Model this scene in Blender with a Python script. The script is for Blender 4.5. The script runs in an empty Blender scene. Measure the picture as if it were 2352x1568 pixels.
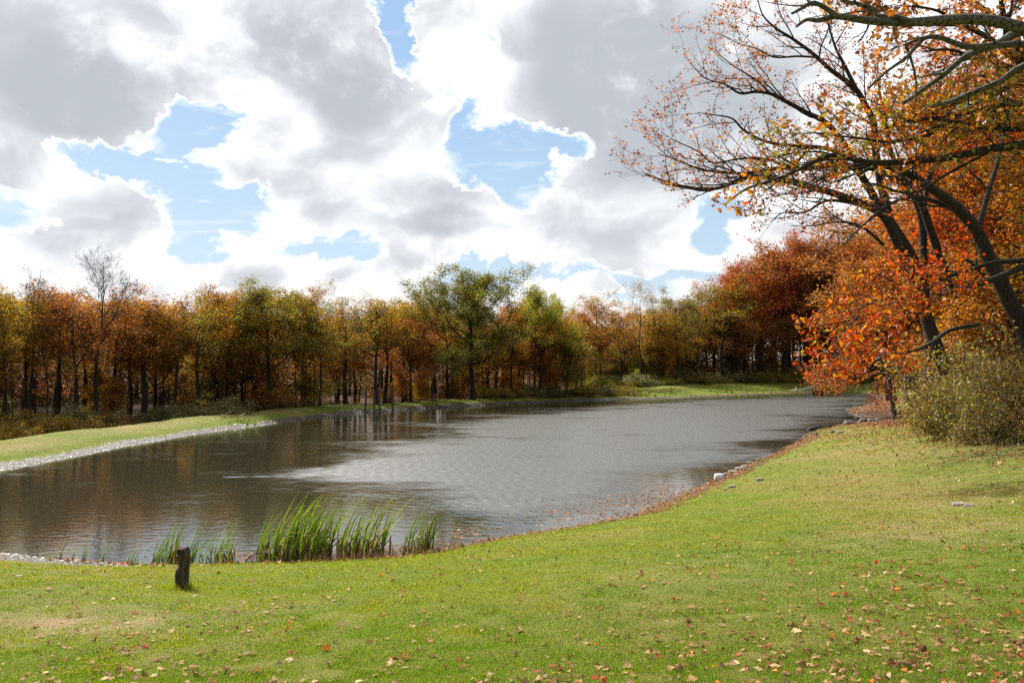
import bpy, math, random
import numpy as np
from mathutils import Vector

# ------------------------------------------------------------------ camera, light, sky
scene = bpy.context.scene
F = 1895.0                 # focal length in units of a 2352 x 1568 picture
CAMZ = 4.2                 # eye height over the pond surface
PITCH = math.atan(64 / F)
cam_d = bpy.data.cameras.new("camera")
cam_d.sensor_width = 36.0
cam_d.lens = 36.0 * F / 2352.0
cam_d.clip_start = 0.1
cam_d.clip_end = 5000
cam = bpy.data.objects.new("camera", cam_d)
scene.collection.objects.link(cam)
cam.location = (0, 0, CAMZ)
cam.rotation_euler = (math.pi / 2 + PITCH, 0, 0)
scene.camera = cam

SUN_AZ = math.radians(-36)     # from +Y towards +X
SUN_EL = math.radians(43)
sun_d = bpy.data.lights.new("sun", 'SUN')
sun_d.energy = 5.0
sun_d.angle = math.radians(0.6)
sun_d.color = (1.0, 0.93, 0.82)
sun = bpy.data.objects.new("sun", sun_d)
scene.collection.objects.link(sun)
sdir = Vector((math.sin(SUN_AZ) * math.cos(SUN_EL), math.cos(SUN_AZ) * math.cos(SUN_EL), math.sin(SUN_EL)))
sun.rotation_euler = sdir.to_track_quat('Z', 'Y').to_euler()
sun.location = sdir * 60

scene.view_settings.view_transform = 'Standard'
scene.view_settings.look = 'None'
scene.view_settings.exposure = 0.6
scene.view_settings.gamma = 1.0
scene.cycles.use_denoising = False
scene.cycles.max_bounces = 6
scene.cycles.diffuse_bounces = 3
scene.cycles.glossy_bounces = 3
scene.cycles.transmission_bounces = 3
scene.cycles.transparent_max_bounces = 4
scene.cycles.sample_clamp_indirect = 4.0
scene.cycles.caustics_reflective = False
scene.cycles.caustics_refractive = False


def ray(px, py):
    cx, cy = (px - 1176) / F, (784 - py) / F
    c, s = math.cos(PITCH), math.sin(PITCH)
    return (cx, c - cy * s, s + cy * c)


def at_z(px, py, z=0.0):
    r = ray(px, py)
    t = (z - CAMZ) / r[2]
    return (r[0] * t, r[1] * t, z)


def at_y(px, py, Y):
    r = ray(px, py)
    t = Y / r[1]
    return (r[0] * t, Y, CAMZ + r[2] * t)


class NT:
    """small helper to write node trees"""
    def __init__(self, tree):
        self.t = tree
        self.n = tree.nodes
        self.l = tree.links

    def node(self, typ, **kw):
        n = self.n.new(typ)
        for k, v in kw.items():
            setattr(n, k, v)
        return n

    def set(self, sock, v):
        if hasattr(v, 'links') or isinstance(v, bpy.types.NodeSocket):
            self.l.new(v, sock)
        else:
            if isinstance(v, (tuple, list)) and len(v) == 3 and sock.type == 'RGBA':
                v = (*v, 1)
            sock.default_value = v

    def math(self, op, a, b=None, c=None, clamp=False):
        n = self.node('ShaderNodeMath', operation=op, use_clamp=clamp)
        self.set(n.inputs[0], a)
        if b is not None: self.set(n.inputs[1], b)
        if c is not None: self.set(n.inputs[2], c)
        return n.outputs[0]

    def vmath(self, op, a, b=None, c=None):
        n = self.node('ShaderNodeVectorMath', operation=op)
        self.set(n.inputs[0], a)
        if b is not None:
            if op == 'SCALE': self.set(n.inputs[3], b)
            else: self.set(n.inputs[1], b)
        if c is not None: self.set(n.inputs[2], c)
        return n.outputs['Value'] if op in ('DOT_PRODUCT', 'LENGTH', 'DISTANCE') else n.outputs[0]

    def mix(self, f, a, b, mode='MIX'):
        n = self.node('ShaderNodeMix', data_type='RGBA', blend_type=mode)
        self.set(n.inputs[0], f); self.set(n.inputs[6], a); self.set(n.inputs[7], b)
        return n.outputs[2]

    def noise(self, vec, scale, detail=4, rough=0.5, dist=0.0, dim='3D'):
        n = self.node('ShaderNodeTexNoise', noise_dimensions=dim)
        if vec is not None: self.l.new(vec, n.inputs['Vector'])
        n.inputs['Scale'].default_value = scale
        n.inputs['Detail'].default_value = detail
        n.inputs['Roughness'].default_value = rough
        n.inputs['Distortion'].default_value = dist
        return n

    def sstep(self, v, a, b, o0=0.0, o1=1.0):
        n = self.node('ShaderNodeMapRange', interpolation_type='SMOOTHSTEP')
        self.set(n.inputs[0], v); self.set(n.inputs[1], a); self.set(n.inputs[2], b)
        self.set(n.inputs[3], o0); self.set(n.inputs[4], o1)
        return n.outputs[0]

    def attr(self, name):
        n = self.node('ShaderNodeAttribute', attribute_name=name)
        return n.outputs['Fac']


def az_el(px, py):
    r = ray(px, py)
    L = math.sqrt(r[0] ** 2 + r[1] ** 2 + r[2] ** 2)
    return math.atan2(r[0], r[1]), math.asin(r[2] / L)


def build_world():
    w = bpy.data.worlds.new("World")
    scene.world = w
    w.use_nodes = True
    t = NT(w.node_tree)
    t.n.clear()
    out = t.node('ShaderNodeOutputWorld')
    bg = t.node('ShaderNodeBackground')
    bg.inputs[1].default_value = 0.1
    t.l.new(bg.outputs[0], out.inputs[0])
    sky = t.node('ShaderNodeTexSky', sky_type='NISHITA')
    sky.sun_disc = False
    sky.sun_elevation = SUN_EL
    sky.sun_rotation = SUN_AZ
    sky.air_density = 1.0
    sky.dust_density = 0.7
    sky.ozone_density = 1.5
    tc = t.node('ShaderNodeTexCoord')
    d = tc.outputs['Generated']
    sep = t.node('ShaderNodeSeparateXYZ')
    t.l.new(d, sep.inputs[0])
    az = t.math('ARCTAN2', sep.outputs[0], sep.outputs[1])
    el = t.math('ARCSINE', sep.outputs[2])
    cmb = t.node('ShaderNodeCombineXYZ')
    t.l.new(az, cmb.inputs[0]); t.l.new(el, cmb.inputs[1])
    p = cmb.outputs[0]
    # stretch for cloud noise: flatter towards the horizon
    stretch = t.vmath('MULTIPLY', p, (1.0, 1.3, 1.0))
    nz1 = t.noise(stretch, 3.2, 9, 0.62, 0.2)
    nz2 = t.noise(stretch, 11.0, 10, 0.66, 0.3)
    warp = t.vmath('SCALE', t.vmath('SUBTRACT', nz2.outputs['Color'], (0.5, 0.5, 0.5)), 0.12)
    pw = t.vmath('ADD', p, warp)
    nzw = t.noise(stretch, 6.0, 3, 0.5)
    warp2 = t.vmath('SCALE', t.vmath('SUBTRACT', nzw.outputs['Color'], (0.5, 0.5, 0.5)), 0.10)
    pd = t.vmath('ADD', p, warp2)

    def field(base, blobs, vec):
        acc = base
        for (px, py, rx, ry, amp) in blobs:
            ca, ce = az_el(px, py)
            irx, iry = F / rx, F / ry
            q = t.vmath('MULTIPLY_ADD', vec, (irx, iry, 0.0), (-ca * irx, -ce * iry, 0.0))
            dd = t.vmath('DOT_PRODUCT', q, q)
            f = t.math('SUBTRACT', 1.0, dd, clamp=True)
            acc = t.math('MULTIPLY_ADD', f, amp, acc)
        return acc

    gaps = [(450, 280, 90, 54, -1.7), (275, 352, 160, 40, -1.6), (410, 385, 112, 70, -1.7), (500, 482, 130, 56, -1.7),
            (450, 560, 60, 60, -1.6), (330, 330, 60, 60, -.6), (25, 485, 70, 50, -1.2), (908, 40, 55, 85, -1.6), (925, 105, 45, 60, -1.0),
            (1000, 200, 40, 50, -.5), (1068, 285, 38, 70, -1.1), (1180, 355, 190, 65, -1.6), (1200, 420, 75, 70, -1.2),
            (1660, 505, 95, 60, -1.5), (1640, 560, 60, 50, -1.0), (750, 562, 150, 40, -1.5), (560, 640, 120, 24, -.7),
            (1090, 625, 190, 45, -1.6), (1500, 640, 260, 34, -1.2), (1050, 665, 150, 30, -1.0), (1250, 615, 160, 25, -.9),
            (1080, 78, 40, 25, -.5), (1460, 690, 200, 30, -.8), (850, 690, 400, 14, -.5),
            (415, 358, 34, 15, 1.5), (1290, 380, 60, 16, 1.4), (1320, 662, 120, 40, 1.8), (950, 612, 85, 38, 1.7),
            (770, 622, 100, 40, 1.6), (1560, 600, 130, 34, 1.4), (600, 615, 110, 40, 1.3)]
    cov = field(t.math('MULTIPLY', t.math('SUBTRACT', nz1.outputs['Fac'], 0.5), 1.3), gaps, pw)
    cov = t.math('ADD', cov, t.math('MULTIPLY', t.math('SUBTRACT', nz2.outputs['Fac'], 0.5), 0.9))
    mask = t.sstep(cov, -1.0, -0.12)
    # cirrus wisps inside the large blue gap
    wisp = t.noise(t.vmath('MULTIPLY', t.vmath('ADD', p, (0, 0, 0)), (5.0, 26.0, 1.0)), 1.5, 6, 0.6, 0.8)
    wm = t.math('MULTIPLY', t.sstep(wisp.outputs['Fac'], 0.52, 0.74), 0.55)

    dark = [(60, 90, 330, 230, 1.15), (260, 230, 260, 130, .9), (20, 370, 130, 70, .7), (520, 50, 260, 150, .6), (760, 110, 260, 190, 1.15),
            (880, 250, 220, 120, .8), (1000, 320, 130, 50, .4), (335, 80, 80, 60, -.9), (1420, 210, 420, 220, 1.3),
            (1600, 100, 400, 300, 1.1), (1180, 30, 180, 90, .55), (1500, 430, 260, 100, .85), (1440, 545, 230, 60, .8),
            (980, 440, 190, 70, 1.1), (1040, 515, 150, 50, 1.1), (640, 415, 130, 60, .85), (790, 350, 140, 60, .7), (720, 480, 120, 40, .5),
            (250, 490, 180, 50, .9), (150, 540, 150, 36, .7), (800, 630, 75, 26, .7), (945, 615, 60, 26, .6),
            (580, 635, 100, 26, .6), (400, 655, 200, 22, .5), (1320, 676, 90, 20, .4), (1560, 608, 110, 18, .3),
            (850, 525, 200, 40, .75), (1260, 500, 120, 60, .5), (1100, 180, 100, 160, -.7), (560, 260, 200, 80, -.6)]
    dk = field(t.math('MULTIPLY', t.math('SUBTRACT', nz1.outputs['Fac'], 0.5), 0.9), dark, pd)
    dk = t.math('ADD', dk, t.math('MULTIPLY', t.math('SUBTRACT', nz2.outputs['Fac'], 0.5), 0.55))
    core = t.sstep(cov, -0.50, 0.0)                    # thin edges stay white
    dkm = t.math('MULTIPLY', t.sstep(dk, -0.12, 1.5), core)
    nzs = t.noise(stretch, 8.5, 6, .6, .3)
    white = t.mix(t.sstep(nzs.outputs['Fac'], .33, .60), (5.0, 5.15, 5.4), (8.4, 8.5, 8.6))
    grey = (3.6, 3.85, 4.2)
    ccol = t.mix(dkm, white, grey)
    ccol = t.mix(t.math('SUBTRACT', 1.0, t.sstep(cov, -.55, -.08)), ccol, (9.0, 9.1, 9.2))
    grad = t.sstep(el, 0.02, 0.42)
    clear = t.mix(grad, (4.5, 5.6, 6.5), (2.7, 4.3, 6.4))
    blue = t.mix(0.72, t.vmath('SCALE', sky.outputs[0], 0.7), clear)
    blue = t.mix(wm, blue, (7.5, 7.8, 8.2))
    # clouds dimmed towards the unseen sky behind the camera, to cut ambient fill
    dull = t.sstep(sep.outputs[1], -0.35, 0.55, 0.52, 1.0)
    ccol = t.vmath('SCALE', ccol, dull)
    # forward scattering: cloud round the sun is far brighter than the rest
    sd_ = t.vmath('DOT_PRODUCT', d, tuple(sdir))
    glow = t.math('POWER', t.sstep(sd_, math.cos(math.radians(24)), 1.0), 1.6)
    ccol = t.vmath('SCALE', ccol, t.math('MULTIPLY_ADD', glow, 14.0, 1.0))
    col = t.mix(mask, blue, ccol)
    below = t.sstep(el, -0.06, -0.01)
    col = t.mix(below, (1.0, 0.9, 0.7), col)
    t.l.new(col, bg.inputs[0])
    w.cycles.sampling_method = 'MANUAL'
    w.cycles.sample_map_resolution = 1024


build_world()

# ------------------------------------------------------------------ helpers
C = scene.collection
rng = np.random.default_rng(7)


def tag(o, label=None, cat=None, group=None, kind=None):
    if label: o['label'] = label
    if cat: o['category'] = cat
    if group: o['group'] = group
    if kind: o['kind'] = kind
    return o


def empty(name, loc=(0, 0, 0), rz=0.0, sc=1.0):
    o = bpy.data.objects.new(name, None)
    o.empty_display_size = 0.3
    o.location = loc
    o.rotation_euler = (0, 0, rz)
    o.scale = (sc, sc, sc) if not isinstance(sc, (tuple, list)) else sc
    C.objects.link(o)
    return o


def np_mesh(name, verts, k, nface, loops=None, attrs=None, smooth=False, mats=()):
    """mesh from numpy arrays; every face has k corners"""
    me = bpy.data.meshes.new(name)
    verts = np.asarray(verts, dtype=np.float32).reshape(-1, 3)
    me.vertices.add(len(verts))
    me.vertices.foreach_set('co', verts.ravel())
    if loops is None:
        loops = np.arange(nface * k, dtype=np.int32)
    loops = np.asarray(loops, dtype=np.int32).ravel()
    me.loops.add(len(loops))
    me.loops.foreach_set('vertex_index', loops)
    me.polygons.add(nface)
    me.polygons.foreach_set('loop_start', np.arange(0, nface * k, k, dtype=np.int32))
    if smooth:
        me.polygons.foreach_set('use_smooth', np.ones(nface, dtype=bool))
    me.update(calc_edges=True)
    for an, av in (attrs or {}).items():
        a = me.attributes.new(an, 'FLOAT', 'POINT')
        a.data.foreach_set('value', np.asarray(av, dtype=np.float32).ravel())
    for m in mats:
        me.materials.append(m)
    return me


def obj(name, me, parent=None, loc=(0, 0, 0)):
    o = bpy.data.objects.new(name, me)
    o.location = loc
    if parent is not None:
        o.parent = parent
    C.objects.link(o)
    return o


_perm = {}


def vnoise(x, y, scale, seed=0):
    if seed not in _perm:
        _perm[seed] = np.random.default_rng(1000 + seed).random((256, 256)).astype(np.float32)
    g = _perm[seed]
    x = np.asarray(x) * scale + 131.7; y = np.asarray(y) * scale + 77.3
    xi = np.floor(x).astype(int); yi = np.floor(y).astype(int)
    fx = x - xi; fy = y - yi
    fx = fx * fx * (3 - 2 * fx); fy = fy * fy * (3 - 2 * fy)
    a = g[xi % 256, yi % 256]; b = g[(xi + 1) % 256, yi % 256]
    c = g[xi % 256, (yi + 1) % 256]; d_ = g[(xi + 1) % 256, (yi + 1) % 256]
    return (a * (1 - fx) + b * fx) * (1 - fy) + (c * (1 - fx) + d_ * fx) * fy


def sst(v, a, b):
    t = np.clip((v - a) / (b - a), 0, 1)
    return t * t * (3 - 2 * t)


# ------------------------------------------------------------------ pond outline and terrain
# (pixel on the water line, slope, cap height, back drop)
SH = []


def sh(px, py, m, H, B):
    x, y, _ = at_z(px, py, 0)
    SH.append((x, y, m, H, B))


def shw(x, y, m, H, B):
    SH.append((x, y, m, H, B))


LW = (.165, 7.5, 0)
shw(-24, 24, .2, .8, 1.0)
shw(-21, 19.2, .15, 2.0, .2)
shw(-16, 18.0, .14, 5.0, 0)
sh(-60, 1268, *LW)
sh(120, 1283, *LW)
sh(290, 1300, *LW)
sh(420, 1300, *LW)
sh(640, 1296, *LW)
sh(900, 1284, *LW)
sh(1000, 1268, *LW)
sh(1120, 1244, *LW)
sh(1280, 1216, .17, 7.5, 0)
sh(1440, 1186, .17, 7.5, 0)
sh(1530, 1150, .17, 7.5, 0)
sh(1625, 1112, .18, 7.5, 0)
sh(1660, 1096, .18, 7.5, 0)
sh(1730, 1064, .18, 7.0, 0)
sh(1800, 1034, .18, 6.0, 0)
sh(1850, 1003, .17, 5.0, 0)
sh(1895, 984, .14, 4.0, 0)
sh(1950, 972, .11, 3.0, 0)
sh(1990, 963, .08, 2.5, 0)
sh(1952, 948, .06, 2.0, 0)
sh(1950, 938, .06, 2.0, 0)
sh(1990, 930, .06, 2.0, 0)
sh(2020, 918, .06, 1.5, 0)
sh(2005, 905, .08, 1.0, 0)
sh(1940, 900, .08, .7, 0)
sh(1800, 903, .08, .6, 0)
sh(1650, 909, .08, .6, 0)
sh(1500, 915, .10, .6, .2)
sh(1380, 918, .2, .6, .5)
sh(1250, 923, .25, .6, .8)
sh(1120, 930, .25, .6, 1.0)
sh(1000, 937, .25, .6, 1.2)
sh(860, 946, .25, .6, 1.4)
sh(740, 957, .25, .62, 1.5)
sh(640, 970, .22, .65, 1.6)
sh(500, 988, .2, .68, 1.7)
sh(340, 1014, .2, .70, 1.7)
sh(180, 1044, .2, .72, 1.7)
sh(0, 1079, .2, .75, 1.7)
shw(-22.0, 28.5, .2, .8, 1.7)
SHA = np.array(SH)
# smooth + jitter the outline
_p = SHA.copy()
fine = []
for i in range(len(_p)):
    a = _p[i - 1]; b = _p[i]; c = _p[(i + 1) % len(_p)]; d_ = _p[(i + 2) % len(_p)]
    n = max(2, int(np.hypot(*(c[:2] - b[:2])) / 1.2))
    for k in range(n):
        t = k / n
        q = 0.5 * ((2 * b) + (-a + c) * t + (2 * a - 5 * b + 4 * c - d_) * t * t + (-a + 3 * b - 3 * c + d_) * t ** 3)
        q = q.copy()
        q[2:] = b[2:] * (1 - t) + c[2:] * t
        fine.append(q)
OUT = np.array(fine)
dd_ = np.hypot(OUT[:, 0], OUT[:, 1])
amp = np.clip(dd_ * .006, .12, .8)
OUT[:, 0] += (vnoise(OUT[:, 0], OUT[:, 1], .45, 3) - .5) * amp * 1.3
OUT[:, 1] += (vnoise(OUT[:, 0], OUT[:, 1], .45, 4) - .5) * amp * 1.3
NSH = len(OUT)


def shore_info(x, y):
    """signed distance (positive on land) and blended bank profile"""
    x = np.atleast_1d(np.asarray(x, dtype=np.float64)).ravel(); y = np.atleast_1d(np.asarray(y, dtype=np.float64)).ravel()
    best = np.full(x.shape, 1e9); inside = np.zeros(x.shape, bool)
    W = np.zeros(x.shape); P = np.zeros((3,) + x.shape)
    for i in range(NSH):
        ax, ay = OUT[i, 0], OUT[i, 1]; bx, by = OUT[(i + 1) % NSH, 0], OUT[(i + 1) % NSH, 1]
        dx, dy = bx - ax, by - ay
        t = np.clip(((x - ax) * dx + (y - ay) * dy) / (dx * dx + dy * dy + 1e-9), 0, 1)
        d2 = (x - ax - t * dx) ** 2 + (y - ay - t * dy) ** 2
        best = np.minimum(best, d2)
        cond = ((ay > y) != (by > y))
        if abs(by - ay) > 1e-9:
            xi = ax + (y - ay) / (by - ay) * dx
            inside ^= cond & (x < xi)
        w = math.hypot(dx, dy) / (d2 + .3) ** 2.2
        W += w
        for k in range(3):
            P[k] += w * OUT[i, 2 + k]
    P /= W
    d = np.sqrt(best)
    return np.where(inside, -d, d), P


def height_raw(x, y):
    sh_ = np.shape(x)
    x = np.asarray(x, dtype=np.float64).ravel(); y = np.asarray(y, dtype=np.float64).ravel()
    sd, P = shore_info(x, y)
    m, H, B = P
    dpos = np.maximum(sd, 0)
    z = H * (1 - np.exp(-m * dpos / H))
    z += .05 * sst(dpos, 0, .35) + .05 * sst(dpos, .9, 1.5)
    z -= B * sst(dpos, 4.2, 9)
    z += np.clip(dpos - 4, 0, 34) * .042 * sst(x, 18, 34) * sst(y, 100, 118)
    z += np.clip(dpos - 55, 0, 400) * .02 * sst(y, 20, 60)
    z += (vnoise(x, y, .22, 1) - .5) * .22 * sst(dpos, 1, 6) + (vnoise(x, y, .9, 2) - .5) * .05 * sst(dpos, .3, 2)
    z += (vnoise(x, y, 3.1, 5) - .5) * .03 * sst(dpos, 0, 1)
    z = np.where(sd < 0, np.maximum(sd * .16, -1.2), z)
    return z.reshape(sh_), sd.reshape(sh_)


# sampling grid for quick look-ups
GX0, GY0, GS = -60.0, -8.0, 0.4
GNX, GNY = 420, 500
gx = GX0 + np.arange(GNX) * GS; gy = GY0 + np.arange(GNY) * GS
GXX, GYY = np.meshgrid(gx, gy, indexing='ij')
GZ, GSD = height_raw(GXX, GYY)


def samp(x, y):
    x = np.asarray(x, dtype=np.float64); y = np.asarray(y, dtype=np.float64)
    fx = np.clip((x - GX0) / GS, 0, GNX - 1.001); fy = np.clip((y - GY0) / GS, 0, GNY - 1.001)
    i = fx.astype(int); j = fy.astype(int); u = fx - i; v = fy - j
    def bl(G): return (G[i, j] * (1 - u) + G[i + 1, j] * u) * (1 - v) + (G[i, j + 1] * (1 - u) + G[i + 1, j + 1] * u) * v
    return bl(GZ), bl(GSD)


def ground_z(x, y):
    if GX0 < x < GX0 + GS * (GNX - 2) and GY0 < y < GY0 + GS * (GNY - 2):
        return float(samp(x, y)[0])
    z, _ = height_raw(np.array([x]), np.array([y]))
    return float(z[0])


def on_ground(px, py):
    """where the sight line through a picture point meets the ground"""
    r = ray(px, py)
    lo = 3.0
    for t in np.arange(3.0, 200.0, 0.1):
        if CAMZ + r[2] * t < ground_z(r[0] * t, r[1] * t):
            return (r[0] * t, r[1] * t, ground_z(r[0] * t, r[1] * t))
    return (r[0] * 100, r[1] * 100, 0)


_yy = np.arange(24.0, 190.0, .5)
_cache = {}


def behind(px, s):
    """distance at which the land behind the pond is s metres from the water along this sight line"""
    q = int(round(px / 6))
    if q not in _cache:
        x = (q * 6 - 1176) / F * _yy
        sd, _ = shore_info(x, _yy)
        w = np.where(sd < 0)[0]
        if q * 6 > 2012 or not len(w): _cache[q] = None
        else: _cache[q] = (sd, w[-1])
    if _cache[q] is None: return 0.0
    sd, i0 = _cache[q]
    k = np.where(sd[i0:] >= s)[0]
    return float(_yy[i0 + k[0]]) if len(k) else 180.0


# wood floor mask: polygon on the right and anything behind the banks
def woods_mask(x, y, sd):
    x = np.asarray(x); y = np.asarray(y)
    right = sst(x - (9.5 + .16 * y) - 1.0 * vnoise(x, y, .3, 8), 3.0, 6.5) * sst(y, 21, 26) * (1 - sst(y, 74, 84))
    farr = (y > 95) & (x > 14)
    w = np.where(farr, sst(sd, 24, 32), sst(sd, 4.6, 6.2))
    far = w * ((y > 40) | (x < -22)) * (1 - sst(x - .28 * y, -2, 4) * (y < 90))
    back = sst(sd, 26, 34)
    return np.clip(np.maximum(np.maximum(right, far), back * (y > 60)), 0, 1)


# ------------------------------------------------------------------ materials
def new_mat(name):
    m = bpy.data.materials.new(name)
    m.use_nodes = True
    t = NT(m.node_tree)
    t.n.clear()
    out = t.node('ShaderNodeOutputMaterial')
    return m, t, out


def leaf_mat(name, a, b, c, trans=0.5, gloss=0.018, rough=.45, cl=(.30, .70)):
    """leaf colours: a and b alternate by clump, c is the stray leaf"""
    m, t, out = new_mat(name)
    cl_ = t.attr('clump'); rn = t.attr('rnd')
    oi = t.node('ShaderNodeObjectInfo')
    sh_ = t.math('MULTIPLY', t.math('SUBTRACT', oi.outputs['Random'], .5), .35)
    f = t.sstep(t.math('ADD', cl_, sh_), cl[0], cl[1])
    col = t.mix(f, a, b)
    fr = t.math('FRACT', t.math('MULTIPLY', rn, 7.31))
    col = t.mix(t.sstep(fr, .72, .95), col, c)
    val = t.sstep(rn, 0, 1, .5, 1.45)
    hs = t.node('ShaderNodeHueSaturation')
    t.set(hs.inputs['Value'], val)
    t.set(hs.inputs['Hue'], t.math('MULTIPLY_ADD', t.math('FRACT', t.math('MULTIPLY', rn, 3.7)), .03, .485))
    t.l.new(col, hs.inputs['Color'])
    col = hs.outputs[0]
    df = t.node('ShaderNodeBsdfDiffuse'); t.l.new(col, df.inputs[0])
    tr = t.node('ShaderNodeBsdfTranslucent')
    hs2 = t.node('ShaderNodeHueSaturation'); hs2.inputs['Saturation'].default_value = 1.12; hs2.inputs['Value'].default_value = 1.25
    t.l.new(col, hs2.inputs['Color']); t.l.new(hs2.outputs[0], tr.inputs[0])
    mx = t.node('ShaderNodeMixShader'); mx.inputs[0].default_value = trans
    t.l.new(df.outputs[0], mx.inputs[1]); t.l.new(tr.outputs[0], mx.inputs[2])
    gl = t.node('ShaderNodeBsdfGlossy'); gl.inputs['Roughness'].default_value = rough
    mx2 = t.node('ShaderNodeMixShader'); mx2.inputs[0].default_value = gloss
    t.l.new(mx.outputs[0], mx2.inputs[1]); t.l.new(gl.outputs[0], mx2.inputs[2])
    t.l.new(mx2.outputs[0], out.inputs[0])
    return m


def simple_mat(name, c1, c2, scale=6, rough=.85, bump=.3, detail=5, stretch=(1, 1, 1), spec=.3):
    m, t, out = new_mat(name)
    tc = t.node('ShaderNodeTexCoord')
    v = t.vmath('MULTIPLY', tc.outputs['Object'], stretch)
    nz = t.noise(v, scale, detail, .6)
    col = t.mix(t.sstep(nz.outputs['Fac'], .35, .65), c1, c2)
    bs = t.node('ShaderNodeBsdfPrincipled')
    t.l.new(col, bs.inputs['Base Color'])
    bs.inputs['Roughness'].default_value = rough
    bs.inputs['Specular IOR Level'].default_value = spec
    if bump:
        bp = t.node('ShaderNodeBump'); bp.inputs['Strength'].default_value = bump; bp.inputs['Distance'].default_value = .03
        nz2 = t.noise(v, scale * 3, 6, .65)
        t.l.new(nz2.outputs['Fac'], bp.inputs['Height']); t.l.new(bp.outputs[0], bs.inputs['Normal'])
    t.l.new(bs.outputs[0], out.inputs[0])
    return m


BARK = simple_mat('bark_dark', (.014, .011, .009), (.05, .04, .031), 5.0, .9, 1.0, stretch=(3, 3, .6))
BARK_GREY = simple_mat('bark_grey', (.06, .052, .043), (.17, .155, .135), 2.5, .9, .8, stretch=(3, 3, .8))
BARK_LICHEN = simple_mat('bark_lichen', (.028, .024, .02), (.15, .15, .12), 9, .9, .8, stretch=(2, 2, 2))

PAL = {
    'orange': leaf_mat('leaf_orange', (.42, .18, .045), (.31, .14, .045), (.50, .28, .06)),
    'brownorange': leaf_mat('leaf_brown_orange', (.32, .16, .04), (.25, .15, .035), (.44, .22, .045)),
    'olive': leaf_mat('leaf_olive', (.16, .155, .03), (.27, .18, .035), (.42, .26, .05)),
    'green': leaf_mat('leaf_green', (.105, .125, .026), (.20, .17, .032), (.32, .21, .045)),
    'yellowgreen': leaf_mat('leaf_yellow_green', (.24, .26, .04), (.34, .30, .05), (.42, .34, .06)),
    'gold': leaf_mat('leaf_gold', (.42, .25, .045), (.30, .22, .045), (.50, .20, .04)),
    'red': leaf_mat('leaf_red', (.34, .07, .03), (.30, .12, .04), (.42, .14, .04)),
    'brightred': leaf_mat('leaf_bright_red', (.50, .07, .022), (.46, .13, .028), (.36, .22, .04), cl=(.40, .75)),
    'redbrown': leaf_mat('leaf_red_brown', (.30, .12, .05), (.34, .17, .055), (.38, .13, .045)),
    'palegold': leaf_mat('leaf_pale_gold', (.50, .36, .16), (.44, .28, .10), (.5, .4, .2)),
    'greygreen': leaf_mat('leaf_grey_green', (.13, .15, .06), (.17, .16, .06), (.25, .2, .07)),
    'shrub': leaf_mat('leaf_shrub', (.15, .14, .035), (.25, .15, .05), (.28, .26, .06), gloss=.03),
    'orangegreen': leaf_mat('leaf_orange_green', (.40, .145, .03), (.20, .175, .03), (.42, .10, .03), cl=(.40, .62)),
    'far': leaf_mat('leaf_far_wood', (.17, .08, .035), (.14, .10, .03), (.24, .10, .04), trans=.3),
    'russet': leaf_mat('leaf_russet', (.40, .13, .045), (.30, .11, .05), (.44, .22, .05)),
    'litter': leaf_mat('leaf_litter', (.30, .15, .08), (.22, .10, .055), (.42, .28, .18), trans=.2),
}


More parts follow.
